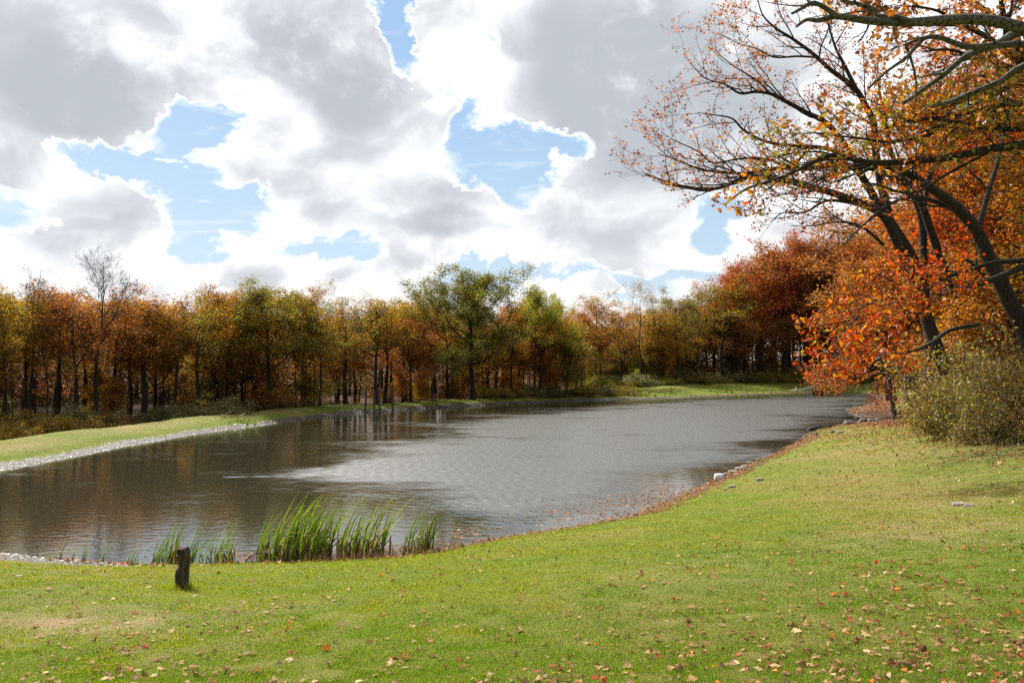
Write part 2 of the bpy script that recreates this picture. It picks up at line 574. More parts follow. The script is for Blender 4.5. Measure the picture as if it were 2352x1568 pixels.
def ground_material():
    m, t, out = new_mat('ground_surface')
    tc = t.node('ShaderNodeTexCoord'); P = tc.outputs['Object']
    sd = t.attr('shore'); wd = t.attr('woods'); gr = t.attr('gravel')
    n_big = t.noise(P, .16, 4, .55).outputs['Fac']
    n_mid = t.noise(P, 1.1, 6, .6).outputs['Fac']
    n_fine = t.noise(P, 16, 6, .7).outputs['Fac']
    n_vf = t.noise(P, 55, 4, .7).outputs['Fac']
    g = t.mix(t.sstep(n_mid, .3, .7), (.10, .145, .018), (.155, .17, .028))
    g = t.mix(t.math('MULTIPLY', t.sstep(n_big, .46, .66), .75), g, (.22, .165, .06))
    g = t.mix(t.math('MULTIPLY', t.sstep(n_fine, .45, .7), .6), g, (.06, .075, .016))
    dry = t.attr('dry')
    g = t.mix(dry, g, t.mix(n_fine, (.20, .15, .07), (.33, .25, .14)))
    lit = t.mix(t.sstep(n_fine, .35, .65), (.07, .038, .024), (.20, .10, .055))
    lit = t.mix(t.sstep(n_vf, .58, .7), lit, (.30, .19, .12))
    mud = t.mix(t.sstep(n_fine, .35, .65), (.035, .028, .022), (.095, .078, .066))
    mud = t.mix(t.sstep(n_vf, .56, .68), mud, (.17, .15, .13))
    shorec = t.mix(gr, lit, mud)
    edge = t.math('ADD', sd, t.math('MULTIPLY', t.math('SUBTRACT', n_mid, .5), 1.4))
    wdt = t.attr('band')
    es = t.sstep(t.math('SUBTRACT', edge, wdt), -.22, .22)
    col = t.mix(es, shorec, g)
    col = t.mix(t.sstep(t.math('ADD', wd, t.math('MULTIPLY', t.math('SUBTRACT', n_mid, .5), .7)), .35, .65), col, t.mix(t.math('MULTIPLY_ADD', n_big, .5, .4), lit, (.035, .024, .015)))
    uw = t.sstep(sd, -.5, 0.05)
    col = t.mix(uw, (.05, .035, .02), col)
    bs = t.node('ShaderNodeBsdfPrincipled')
    t.l.new(col, bs.inputs['Base Color'])
    wet = t.math('MULTIPLY', t.math('SUBTRACT', 1.0, es), gr)
    n_w = t.sstep(n_fine, .38, .55)
    t.l.new(t.math('MULTIPLY_ADD', t.math('MULTIPLY', wet, n_w), -.45, .88), bs.inputs['Roughness'])
    t.l.new(t.math('MULTIPLY_ADD', wet, .14, .04), bs.inputs['Specular IOR Level'])
    bp = t.node('ShaderNodeBump'); bp.inputs['Strength'].default_value = .9; bp.inputs['Distance'].default_value = .05
    h = t.math('ADD', n_fine, t.math('MULTIPLY', n_vf, .5))
    t.l.new(h, bp.inputs['Height']); t.l.new(bp.outputs[0], bs.inputs['Normal'])
    t.l.new(bs.outputs[0], out.inputs[0])
    return m


def build_ground():
    ang_f = np.linspace(-math.radians(42), math.radians(42), 520)
    ang_b = np.linspace(math.radians(42), math.radians(318), 100)[1:-1]
    ang = np.concatenate([ang_f, ang_b])
    rr = [0.6]
    while rr[-1] < 1500:
        r = rr[-1]
        rr.append(r + max(.12, r * (.0085 if r < 60 else .012 if r < 220 else .06)))
    rr = np.array(rr)
    R, A = np.meshgrid(rr, ang, indexing='ij')
    X = R * np.sin(A); Y = R * np.cos(A)
    Z, SD = height_raw(X, Y)
    nr, na = X.shape
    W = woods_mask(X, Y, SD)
    grav = np.clip(sst(-X - .35 * Y * 0, 8, 12) * 1.0 + (1 - sst(np.abs(X + 16), 10, 14)) * (Y < 26) + sst(Y, 58, 66) * (X < 30), 0, 1)
    band = np.where(X < -17, .5, np.where(Y > 60, .9, .6)) * (.45 + .6 * vnoise(X, Y, .35, 11) + .6 * vnoise(X, Y, 1.4, 13))
    band = np.where((X > -12) & (Y < 24), .35 + .5 * vnoise(X, Y, .5, 11), band)
    band = np.where((X > 2) & (Y < 60) & (Y > 22), .5 + .8 * vnoise(X, Y, .5, 11), band)
    band = np.where((X > 25) & (Y > 75) & (Y < 115), 4.5, band)
    band = np.where((X < -6.5) & (Y < 21), .5 + .7 * sst(-X, 6.5, 9.5), band)
    # worn, dry patches on the lawn
    dry = np.zeros_like(X)
    for (px, py, r, a) in DRY:
        gx_, gy_, _ = at_z(px, py, 1.2) if py > 1350 else at_z(px, py, 1.4)
        dry = np.maximum(dry, a * np.exp(-((X - gx_) ** 2 + ((Y - gy_) * 1.3) ** 2) / r ** 2) * (.4 + 1.1 * vnoise(X, Y, 1.8, 14)))
    dry = np.maximum(dry, (X < -19) * sst(SD, .8, 3.0) * (.1 + .5 * vnoise(X, Y, .5, 24)))
    dry = np.clip(dry, 0, 1)
    idx = np.arange(nr * na).reshape(nr, na)
    a = idx[:-1, :]; b = idx[1:, :]
    a2 = np.roll(a, -1, axis=1); b2 = np.roll(b, -1, axis=1)
    faces = np.stack([a, b, b2, a2], axis=-1).reshape(-1, 4)
    faces = faces[:, ::-1]
    # centre fan closed with a small quad-free disc: add one ring collapse
    V = np.stack([X, Y, Z], -1).reshape(-1, 3)
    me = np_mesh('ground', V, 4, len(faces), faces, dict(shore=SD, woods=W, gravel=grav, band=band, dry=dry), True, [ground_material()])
    o = obj('ground', me)
    tag(o, kind='structure')
    return o


DRY = [(230, 1430, 1.3, .9), (60, 1440, 1.6, .6), (350, 1410, .8, .7), (560, 1345, 1.2, .35), (2200, 1160, 1.0, .7), (2250, 1040, 6, .3), (1950, 1000, 4, .3), (2330, 1100, 4, .2),
       (1600, 1330, 2.0, .3), (2150, 1230, 2.2, .35), (100, 1330, 1.5, .3)]
build_ground()


def water_material():
    m, t, out = new_mat('pond_water')
    tc = t.node('ShaderNodeTexCoord'); P = tc.outputs['Object']
    rf = t.attr('ruffle')
    n1 = t.noise(t.vmath('MULTIPLY', P, (.8, 1.6, 1)), 2.2, 3, .6)
    n2 = t.noise(t.vmath('MULTIPLY', P, (1.2, 1.3, 1)), 9.0, 2, .55)
    h = t.math('ADD', t.math('MULTIPLY', n1.outputs['Fac'], .006), t.math('MULTIPLY', n2.outputs['Fac'], t.math('MULTIPLY_ADD', rf, .0035, .0005)))
    patch = rf
    bp = t.node('ShaderNodeBump'); bp.inputs['Strength'].default_value = 1.0; bp.inputs['Distance'].default_value = 1.0
    t.l.new(h, bp.inputs['Height'])
    bs = t.node('ShaderNodeBsdfPrincipled')
    bs.inputs['Base Color'].default_value = (.030, .030, .019, 1)
    bs.inputs['IOR'].default_value = 1.65
    bs.inputs['Specular IOR Level'].default_value = 1.0
    t.l.new(t.math('MULTIPLY_ADD', patch, .31, .03), bs.inputs['Roughness'])
    t.l.new(bp.outputs[0], bs.inputs['Normal'])
    t.l.new(bs.outputs[0], out.inputs[0])
    return m


def build_water():
    ys = [15.0]
    while ys[-1] < 165: ys.append(ys[-1] * 1.0026)
    ys = np.array(ys)
    cs = np.arange(-1.25, .62, .0026)
    Y, S = np.meshgrid(ys, cs, indexing='ij')
    X = Y * S
    # coarse look-up of the shore distance
    cx = np.arange(-60, 100, .8); cy = np.arange(10, 170, .8)
    CX, CY = np.meshgrid(cx, cy, indexing='ij')
    csd, _ = shore_info(CX, CY); csd = csd.reshape(CX.shape)
    fx = np.clip((X + 60) / .8, 0, len(cx) - 1.001); fy = np.clip((Y - 10) / .8, 0, len(cy) - 1.001)
    i = fx.astype(int); j = fy.astype(int); u = fx - i; v = fy - j
    sd = (csd[i, j] * (1 - u) + csd[i + 1, j] * u) * (1 - v) + (csd[i, j + 1] * (1 - u) + csd[i + 1, j + 1] * u) * v
    # ruffled lane: from the near middle out to the far right
    poly = [at_z(*p)[:2] for p in [(760, 1062), (620, 1080), (760, 1110), (960, 1140), (1150, 1225), (1330, 1170), (1400, 1110), (1600, 1062), (1730, 1030), (1870, 978),
                                   (1960, 950), (2040, 925), (1990, 906), (1800, 913), (1500, 924), (1300, 938), (1130, 955), (1010, 985), (880, 1020)]]
    ins = np.zeros(X.shape, bool); best = np.full(X.shape, 1e9)
    for k in range(len(poly)):
        ax, ay = poly[k]; bx, by = poly[(k + 1) % len(poly)]
        dx, dy = bx - ax, by - ay
        t = np.clip(((X - ax) * dx + (Y - ay) * dy) / (dx * dx + dy * dy), 0, 1)
        best = np.minimum(best, np.hypot(X - ax - t * dx, Y - ay - t * dy))
        cond = (ay > Y) != (by > Y)
        xi = ax + (Y - ay) / (by - ay + 1e-12) * dx
        ins ^= cond & (X < xi)
    s = np.where(ins, best, -best)
    ruf = sst(s / (.07 * Y + .5), -1.5, 1.8)
    gust = .55 * vnoise(X, Y * 1.6, .18, 61) + .3 * vnoise(X, Y * 2, .55, 62) + .25 * vnoise(X, Y * 2.2, 1.9, 63)
    ruf = sst(ruf + (gust - .55) * 1.1, .0, .85)
    wr = np.random.default_rng(88)
    Z = np.zeros(X.shape)
    NW = 56
    for k in range(NW):
        lam = .12 * (5.0 ** wr.random())
        th = wr.normal() * .95 + .5
        kk = 2 * math.pi / lam
        ph = kk * (X * math.cos(th) + Y * math.sin(th)) + wr.random() * 6.28
        fade = sst(lam / (.0026 * Y), 2.4, 4.5)
        slope = .09 / math.sqrt(NW / 2) * (.8 + .4 * wr.random())
        Z += np.sin(ph) * slope / kk * fade
    amp = .055 + .945 * ruf
    w0 = np.array(at_z(500, 1095)[:2]); w1 = np.array(at_z(900, 1086)[:2])
    dv = (w1 - w0); L = np.hypot(*dv); dv /= L; nv = np.array([-dv[1], dv[0]])
    u = (X - w0[0]) * dv[0] + (Y - w0[1]) * dv[1]; v = (X - w0[0]) * nv[0] + (Y - w0[1]) * nv[1]
    v = v + .12 * np.sin(u * .9)
    wake = np.exp(-(v / .16) ** 2) * sst(u, -.3, .6) * (1 - sst(u, L * .7, L * 1.3)) * (.6 + .8 * vnoise(X, Y, 2.5, 66))
    Z = Z * amp * sst(-sd, -.2, 1.2) + wake * .02
    nx, ny = X.shape
    idx = np.arange(nx * ny).reshape(nx, ny)
    f = np.stack([idx[:-1, :-1], idx[:-1, 1:], idx[1:, 1:], idx[1:, :-1]], -1).reshape(-1, 4)
    keep = (sd[:-1, :-1].ravel() < .9)
    f = f[keep]
    used = np.zeros(nx * ny, bool); used[f.ravel()] = True
    remap = np.cumsum(used) - 1
    V = np.stack([X, Y, Z], -1).reshape(-1, 3)[used]
    me = np_mesh('water', V, 4, len(f), remap[f], dict(ruffle=ruf.ravel()[used]), True, [water_material()])
    o = obj('water', me)
    tag(o, kind='structure')


build_water()

# ------------------------------------------------------------------ plant builders
T_RH = np.array([(0, 0, 0), (.42, .30, .06), (1, 0, -.06), (.42, -.30, .06)])
_oak = [(0, 0), (.10, .05), (.20, .22), (.30, .08), (.42, .34), (.55, .12), (.72, .30), (.80, .12), (1.0, .02),
        (.80, -.10), (.70, -.30), (.55, -.12), (.40, -.36), (.30, -.08), (.18, -.20), (.10, -.05)]
T_OAK = np.array([(x, y, -.25 * (x - .5) ** 2 + .35 * abs(y)) for x, y in _oak])
T_OV = np.array([(0, 0, 0), (.3, .28, .05), (.7, .24, .0), (1, 0, -.08), (.7, -.24, .0), (.3, -.28, .05)])


def rand_rot(n, r, flat=0.0):
    """random rotation matrices; flat>0 keeps the leaf normals nearer the vertical"""
    d = r.normal(size=(n, 3)); d[:, 2] *= (1 - .6 * flat); d[:, 2] -= .25
    d /= np.linalg.norm(d, axis=1, keepdims=True)
    nrm = r.normal(size=(n, 3)); nrm[:, 2] += 2.2 * flat
    nrm -= (nrm * d).sum(1, keepdims=True) * d
    nrm /= np.linalg.norm(nrm, axis=1, keepdims=True) + 1e-9
    s = np.cross(nrm, d)
    return np.stack([d, s, nrm], axis=-1)      # columns: x, y, z axes


def leaves_mesh(name, cen, clump, size, tmpl, r, mat, flat=.35, jitter=.35):
    n = len(cen)
    R = rand_rot(n, r, flat)
    s = size * (1 + jitter * (r.random(n) * 2 - 1))
    V = np.einsum('nij,kj->nki', R, tmpl) * s[:, None, None] + cen[:, None, :]
    k = len(tmpl)
    rnd = np.repeat(r.random(n), k); cl = np.repeat(clump, k)
    return np_mesh(name, V.reshape(-1, 3), k, n, None, dict(rnd=rnd, clump=cl), False, [mat])


class Wood:
    def __init__(self, r):
        self.r = r; self.v = []; self.f = []; self.nv = 0
        self.leaf_p = []; self.leaf_c = []

    def tube(self, pts, rad, sides=6):
        pts = np.asarray(pts, float); rad = np.asarray(rad, float)
        n = len(pts)
        tan = np.gradient(pts, axis=0)
        tan /= np.linalg.norm(tan, axis=1, keepdims=True) + 1e-9
        ref = np.array([0.31, 0.17, 0.93]) if abs(tan[0][2]) < .9 else np.array([1., .1, 0])
        u = np.cross(tan, ref); u /= np.linalg.norm(u, axis=1, keepdims=True) + 1e-9
        w = np.cross(tan, u)
        a = np.arange(sides) * 2 * math.pi / sides
        ring = (np.cos(a)[None, :, None] * u[:, None, :] + np.sin(a)[None, :, None] * w[:, None, :]) * rad[:, None, None] + pts[:, None, :]
        self.v.append(ring.reshape(-1, 3))
        i = np.arange(n - 1)[:, None] * sides; j = np.arange(sides)[None, :]; j2 = (j + 1) % sides
        f = np.stack([i + j, i + j2, i + sides + j2, i + sides + j], -1).reshape(-1, 4) + self.nv
        self.f.append(f)
        self.nv += n * sides

    def path(self, p0, d, L, steps, wig, trop):
        pts = [np.array(p0, float)]
        d = np.array(d, float); d /= np.linalg.norm(d)
        for _ in range(steps):
            d = d + self.r.normal(size=3) * wig + np.array([0, 0, trop])
            d /= np.linalg.norm(d)
            pts.append(pts[-1] + d * L / steps)
        return np.array(pts), d

    def side_dir(self, d, ang):
        a = self.r.normal(size=3)
        a -= a.dot(d) * d; a /= np.linalg.norm(a) + 1e-9
        return d * math.cos(ang) + a * math.sin(ang)

    def twigs(self, pts, rads, lvl, P):
        """spawn children along a limb given as points"""
        seg = np.linalg.norm(np.diff(pts, axis=0), axis=1); cum = np.concatenate([[0], np.cumsum(seg)]); L = cum[-1]
        nch = P['n'][lvl]
        n = max(2, int(nch * L)) if P.get('perm') else nch
        t0 = P['t0'][lvl]
        for k in range(n):
            t = t0 + (1 - t0) * (k + self.r.random()) / n
            s = t * L
            i = min(np.searchsorted(cum, s) - 1, len(pts) - 2); i = max(i, 0)
            f = (s - cum[i]) / (seg[i] + 1e-9)
            p = pts[i] * (1 - f) + pts[i + 1] * f
            d = (pts[i + 1] - pts[i]) / (seg[i] + 1e-9)
            r0 = rads[i] * (1 - f) + rads[i + 1] * f
            Lc = P['len'][lvl] * (1 - .55 * t if lvl else 1 - .35 * t) * (.65 + .7 * self.r.random())
            ang = math.radians(P['ang'][lvl] * (.75 + .5 * self.r.random()))
            dc = self.side_dir(d, ang)
            if dc[2] < -.2: dc[2] *= .3
            self.branch(p, dc, Lc, min(r0 * .6, P['rad'][lvl]), lvl + 1, P)

    def branch(self, p, d, L, r0, lvl, P):
        steps = 5 if lvl < 3 else 3
        pts, _ = self.path(p, d, L, steps, P['wig'], P['trop'])
        rads = np.linspace(r0, max(r0 * .25, P.get('rmin', .004)), len(pts))
        self.tube(pts, rads, 5 if r0 > .05 else (4 if r0 > .02 else 3))
        if lvl < P['max']:
            self.twigs(pts, rads, lvl, P)
        if lvl >= P['leaf_lvl']:
            n = self.r.poisson(P['leaves'] * (1 if lvl == P['max'] else .4))
            if n and self.r.random() < P.get('keep', 1.0):
                t = self.r.random(n) ** .7
                idx = t * (len(pts) - 1); i = np.minimum(idx.astype(int), len(pts) - 2); f = (idx - i)[:, None]
                q = pts[i] * (1 - f) + pts[i + 1] * f + self.r.normal(size=(n, 3)) * P['spread']
                self.leaf_p.append(q)
                self.leaf_c.append(np.full(n, self.r.random() * .5) )

    def wood_mesh(self, name, mat):
        V = np.concatenate(self.v); Fc = np.concatenate(self.f)
        return np_mesh(name, V, 4, len(Fc), Fc, None, True, [mat])

    def leaf_mesh(self, name, size, tmpl, mat, flat=.35):
        if not self.leaf_p:
            return None
        P_ = np.concatenate(self.leaf_p); c = np.concatenate(self.leaf_c)
        c = c + .5 * vnoise(P_[:, 0] + P_[:, 2] * .7, P_[:, 1] + P_[:, 2] * .9, .45, 21)
        return leaves_mesh(name, P_, c, size, tmpl, self.r, mat, flat)


def gen_tree(seed, H, kind):
    """returns (trunk mesh, crown mesh or None, height)"""
    r = np.random.default_rng(seed)
    w = Wood(r)
    if kind == 'oak':
        fork = .30; r0 = H * .021; spread = .60
        P = dict(n=[6, 5, 4], t0=[.2, .25, .2], len=[H * .26, H * .13, H * .075], ang=[50, 50, 55], rad=[.12, .05, .02], wig=.17, trop=.05,
                 max=3, leaf_lvl=2, leaves=19, spread=.30, rmin=.008)
        nst = 6
    elif kind == 'tall':
        fork = .52; r0 = H * .017; spread = .26
        P = dict(n=[5, 4, 4], t0=[.15, .2, .2], len=[H * .17, H * .09, H * .06], ang=[48, 50, 55], rad=[.08, .035, .015], wig=.15, trop=.06,
                 max=3, leaf_lvl=2, leaves=11, spread=.28, rmin=.008, keep=.66)
        nst = 5
    elif kind == 'sparse':
        fork = .45; r0 = H * .013; spread = .28
        P = dict(n=[6, 5, 4], t0=[.15, .2, .2], len=[H * .18, H * .10, H * .06], ang=[40, 45, 45], rad=[.06, .03, .014], wig=.13, trop=.09,
                 max=3, leaf_lvl=3, leaves=4.0, spread=.18, rmin=.008, keep=.75)
        nst = 5
    elif kind == 'bare':
        fork = .42; r0 = H * .015; spread = .28
        P = dict(n=[7, 6, 5], t0=[.15, .2, .2], len=[H * .20, H * .10, H * .055], ang=[38, 42, 45], rad=[.07, .03, .016], wig=.13, trop=.07,
                 max=3, leaf_lvl=9, leaves=0, spread=.1, rmin=.010)
        nst = 4
    elif kind == 'slim':
        fork = .45; r0 = H * .0075; spread = .16
        P = dict(n=[4, 4], t0=[.15, .2], len=[H * .11, H * .06], ang=[48, 50], rad=[.03, .015], wig=.15, trop=.05,
                 max=2, leaf_lvl=1, leaves=9, spread=.25, rmin=.008, keep=.8)
        nst = 4
    elif kind == 'sapling':
        fork = .12; r0 = H * .010; spread = .35
        P = dict(n=[6, 5], t0=[.1, .1], len=[H * .26, H * .13], ang=[60, 55], rad=[.03, .015], wig=.16, trop=.03,
                 max=2, leaf_lvl=1, leaves=22, spread=.26, rmin=.006)
        nst = 3
    # trunk
    top = H * .93
    n = 9
    lean = r.normal(size=2) * .03
    pts = [np.array([0, 0, -.4])]
    for i in range(1, n + 1):
        z = top * i / n
        pts.append(np.array([lean[0] * z + r.normal() * .012 * H * (i > 1), lean[1] * z + r.normal() * .012 * H * (i > 1), z]))
    pts = np.array(pts)
    # smooth
    pts[1:-1] = (pts[:-2] + 2 * pts[1:-1] + pts[2:]) / 4
    rads = r0 * (1 - np.linspace(0, 1, n + 1) ** 1.1 * .88); rads[0] *= 1.5; rads[1] *= 1.05
    w.tube(pts, rads, 8)
    # main limbs
    Z = pts[:, 2]
    nl = {'oak': 15, 'tall': 11, 'sparse': 10, 'bare': 9, 'sapling': 14, 'slim': 9}[kind]
    for k in range(nl):
        t = fork + (.97 - fork) * (k + r.random() * .7) / nl
        z = t * top
        p = np.array([np.interp(z, Z, pts[:, 0]), np.interp(z, Z, pts[:, 1]), z])
        rr_ = np.interp(z, Z, rads)
        az = k * 2.4 + r.random() * .9
        u = (t - fork) / (1 - fork)
        if kind == 'oak':
            L = H * spread * (math.sqrt(max(.12, 1 - (u - .25) ** 2 * 1.5))) * (.75 + .4 * r.random()); elev = math.radians(14 + 52 * u + r.normal() * 8)
            L *= .9 if u < .8 else .7
        elif kind == 'sapling':
            L = H * spread * (1 - .7 * u) * (.7 + .5 * r.random()); elev = math.radians(25 + 30 * u + r.normal() * 10)
        else:
            L = H * spread * (math.sqrt(max(.35, 1 - (u - .45) ** 2 * 1.5))) * (.7 + .5 * r.random()); elev = math.radians(32 + 38 * u + r.normal() * 9)
        d = np.array([math.cos(az) * math.cos(elev), math.sin(az) * math.cos(elev), math.sin(elev)])
        w.branch(p, d, L, rr_ * .62, 0, P)
    if kind == 'tall' and r.random() < .3:       # a few stray low shoots
        for k in range(3):
            z = (.2 + .2 * r.random()) * top
            p = np.array([np.interp(z, Z, pts[:, 0]), np.interp(z, Z, pts[:, 1]), z])
            az = r.random() * 6.28
            w.branch(p, np.array([math.cos(az), math.sin(az), .4]), H * .1, .03, 1, P)
    return w


KINDS = {}
SPECS = [('oak', 4, 15.0, 'olive'), ('tall', 5, 15.0, 'orange'), ('sparse', 3, 16.0, 'palegold'), ('bare', 3, 15.0, None), ('sapling', 4, 6.0, 'gold'), ('slim', 4, 12.0, 'orange')]
LSZ = {'oak': .20, 'tall': .185, 'sparse': .15, 'bare': .2, 'sapling': .14, 'slim': .17}
for kd, nv_, H_, pal_ in SPECS:
    KINDS[kd] = []
    for i in range(nv_):
        w = gen_tree(100 + 17 * i + len(kd) * 7, H_, kd)
        tm = w.wood_mesh(kd + '_trunk_mesh', BARK if kd != 'bare' else BARK)
        cm = w.leaf_mesh(kd + '_crown_mesh', LSZ[kd], T_RH, PAL[pal_] if pal_ else BARK)
        V = np.concatenate(w.v)
        top_ = V[:, 2].max()
        if w.leaf_p: top_ = np.percentile(np.concatenate(w.leaf_p)[:, 2], 99.7)
        KINDS[kd].append((tm, cm, top_))


def edge_sd(px):
    return float(np.interp(px, [0, 300, 500, 660], [18, 15, 9, 4.3]))


def place_tree(kind, x, y, H, pal, label, group=None, cat='tree', name='autumn_tree', wid=1.0, var=None, bark=None, z=None, lean=0.0):
    v = KINDS[kind]
    i = int(rng.integers(len(v))) if var is None else var % len(v)
    tm, cm, top_ = v[i]
    s = H / top_
    z = ground_z(x, y) if z is None else z
    root = empty(name, (x, y, z), float(rng.random() * 6.28), (s * wid, s * wid, s))
    if lean: root.rotation_euler = (0, lean, root.rotation_euler[2])
    tag(root, label, cat, group)
    tr = obj('trunk', tm, root)
    if bark is not None:
        tr.material_slots[0].link = 'OBJECT'; tr.material_slots[0].material = bark
    if cm is not None:
        cr = obj('crown', cm, root)
        cr.material_slots[0].link = 'OBJECT'; cr.material_slots[0].material = PAL[pal]
    return root


# ------------------------------------------------------------------ front row of the wood, tree by tree
# (pixel x, distance, pixel y of the top, kind, colours, width, label)
FRONT = [
    (-40, 50, 640, 'tall', 'gold', 1.2, 'golden tree at the left edge of the picture behind the dam'),
    (12, 46, 652, 'tall', 'olive', 1.2, 'olive and gold tree at the far left end of the wood'),
    (72, 56, 585, 'bare', None, 1.0, 'pale leafless tree top standing above the far left crowns'),
    (62, 52, 668, 'tall', 'brownorange', 1.3, 'brown orange tree between the far left trees and the tall bare tree'),
    (128, 54, 662, 'tall', 'orange', 1.5, 'orange tree just left of the tall bare tree with the dark trunk'),
    (180, 60, 672, 'tall', 'redbrown', 1.3, 'red brown tree partly behind the tall bare tree'),
    (218, 50, 552, 'bare', None, 1.15, 'tall dark leafless tree with ascending twigs on the left bank'),
    (262, 58, 664, 'tall', 'orange', 1.3, 'orange tree directly right of the tall bare tree'),
    (330, 56, 658, 'tall', 'orange', 1.8, 'wide thin orange crown with sky showing through at left'),
    (400, 60, 715, 'tall', 'brownorange', 1.1, 'lower brown tree under the dip in the left tree line'),
    (452, 60, 684, 'tall', 'olive', 1.5, 'olive crown rising right of the dip in the left tree line'),
    (530, 64, 668, 'oak', 'brownorange', 1.2, 'broad orange brown oak left of the dark olive oak'),
    (618, 66, 660, 'oak', 'olive', 1.4, 'broad dark olive oak with a thick trunk behind the left bank'),
    (690, 74, 678, 'oak', 'brownorange', 1.1, 'brown and olive oak leaning right of the dark olive oak'),
    (722, 96, 648, 'sparse', 'palegold', 1.0, 'thin pale orange top standing above the oaks left of centre'),
    (735, 76, 740, 'tall', 'brownorange', 1.1, 'brown tree with a straight dark trunk on the bank left of the posts'),
    (795, 84, 690, 'tall', 'green', 1.7, 'green topped tree with a forked trunk left of the four posts'),
    (866, 86, 690, 'tall', 'olive', 1.5, 'olive tree rising behind the four posts in the water'),
    (884, 88, 682, 'tall', 'gold', 1.3, 'gold green tree just right behind the four posts'),
    (925, 96, 720, 'tall', 'brownorange', 1.0, 'thin brown tree right of the four posts'),
    (945, 99, 735, 'tall', 'redbrown', 1.1, 'thin red brown tree left of the big green oak'),
    (1032, 101, 668, 'oak', 'green', 1.0, 'smaller green oak joined to the left side of the biggest oak'),
    (1086, 100, 621, 'oak', 'green', 1.35, 'biggest green and gold oak in the middle of the far bank'),
    (1172, 106, 712, 'tall', 'orange', 1.1, 'thin orange tree between the biggest oak and the lime green maple'),
    (1238, 108, 668, 'oak', 'yellowgreen', .95, 'lime green maple right of the biggest oak'),
    (1302, 112, 748, 'sapling', 'olive', 1.1, 'olive brown small tree with a leaning trunk right of the lime green maple'),
    (1340, 122, 700, 'tall', 'orange', 1.2, 'orange tree behind the leaning olive small tree'),
    (1378, 125, 682, 'tall', 'gold', 1.4, 'yellow orange tree in the right half of the far bank'),
    (1425, 140, 716, 'tall', 'redbrown', 1.4, 'dull red tree right of the yellow orange tree'),
    (1474, 150, 645, 'sparse', 'palegold', 1.2, 'tall thin pale gold tree top against the blue sky'),
    (1512, 142, 725, 'oak', 'gold', .8, 'orange gold tree with two dark stems under the pale gold top'),
    (1556, 150, 668, 'tall', 'olive', 1.4, 'olive tree right of the pale gold top'),
    (1576, 152, 675, 'bare', None, .9, 'grey thin leafless tree standing among olive crowns at right'),
    (1600, 155, 662, 'sparse', 'olive', 1.0, 'thin grey green tree with a straight trunk among olive crowns'),
    (1660, 150, 640, 'tall', 'olive', 1.6, 'olive gold tree where the tree line starts to climb to the right'),
    (1700, 140, 610, 'tall', 'red', 1.4, 'red tree where the tree line climbs to the right'),
    (1748, 128, 560, 'tall', 'redbrown', 1.5, 'red tree with a straight black trunk near the far right shore'),
    (1805, 122, 548, 'tall', 'red', 1.5, 'crimson tree right of the straight black trunk'),
    (1905, 110, 552, 'tall', 'russet', 1.6, 'russet tree joining the far tree line to the right hand trees'),
    (1948, 110, 520, 'tall', 'red', 1.6, 'crimson tree rising behind the tips of the bright red boughs'),
    (1992, 110, 480, 'tall', 'redbrown', 1.6, 'tall rust tree between the bright red boughs and the leaning oaks'),
    (1862, 112, 545, 'oak', 'redbrown', .8, 'dull red oak behind the drooping bright red branches'),
]
placed = []
for (px, Y, ty, kd, pal, wid, lab) in FRONT:
    Y = max(Y if px < 1340 else 0, behind(px, edge_sd(px) if px < 760 else 2.2 if px < 1340 else 22)) + (Y % 5)
    x = (px - 1176) / F * Y
    placed.append((x, Y))
    z = ground_z(x, Y)
    top = at_y(px, ty - (9 if kd != 'bare' else 0), Y)[2]
    nm = {'bare': 'bare_tree', 'oak': 'oak_tree', 'sapling': 'small_tree', 'sparse': 'thin_tree'}.get(kd, 'autumn_tree')
    place_tree(kd, x, Y, top - z, pal, lab, wid=wid, name=nm, z=z, lean=.10 if px == 1302 else 0)

# ------------------------------------------------------------------ deeper trees, kept under the skyline of the wood
SKY = np.array([(-400, 650), (0, 655), (160, 668), (300, 668), (370, 680), (410, 722), (440, 700), (640, 672), (720, 695), (940, 700), (1000, 690), (1150, 690), (1230, 700), (1330, 705),
                (1420, 720), (1500, 700), (1600, 690), (1660, 655), (1700, 610), (1750, 572), (1850, 560), (1900, 550), (1960, 540), (2050, 520), (2200, 380), (2400, 160), (2900, 100)])
PALS = [(-600, 400, ['orange', 'brownorange', 'redbrown', 'olive', 'brownorange', 'redbrown']), (400, 760, ['brownorange', 'olive', 'orange', 'gold']),
        (760, 1330, ['orange', 'redbrown', 'brownorange', 'gold', 'orange']), (1330, 1650, ['gold', 'orange', 'olive', 'redbrown', 'yellowgreen']),
        (1650, 3000, ['red', 'redbrown', 'brownorange', 'redbrown', 'olive', 'orange'])]
ZL = [(-600, 400, 'tree deep in the left wood behind the dam', 'trees deep in the left wood'),
      (400, 760, 'tree deep in the wood behind the olive oaks', 'trees deep in the wood behind the oaks'),
      (760, 1330, 'orange or rust tree deep in the wood behind the middle of the far bank', 'trees deep in the middle wood'),
      (1330, 1650, 'tree deep in the wood beyond the far grassy strip', 'trees deep beyond the grass strip'),
      (1650, 3000, 'red or orange tree deep in the wood on the right', 'trees deep in the right wood')]


def zone(T, px):
    for z in T:
        if z[0] <= px < z[1]: return z
    return T[-1]


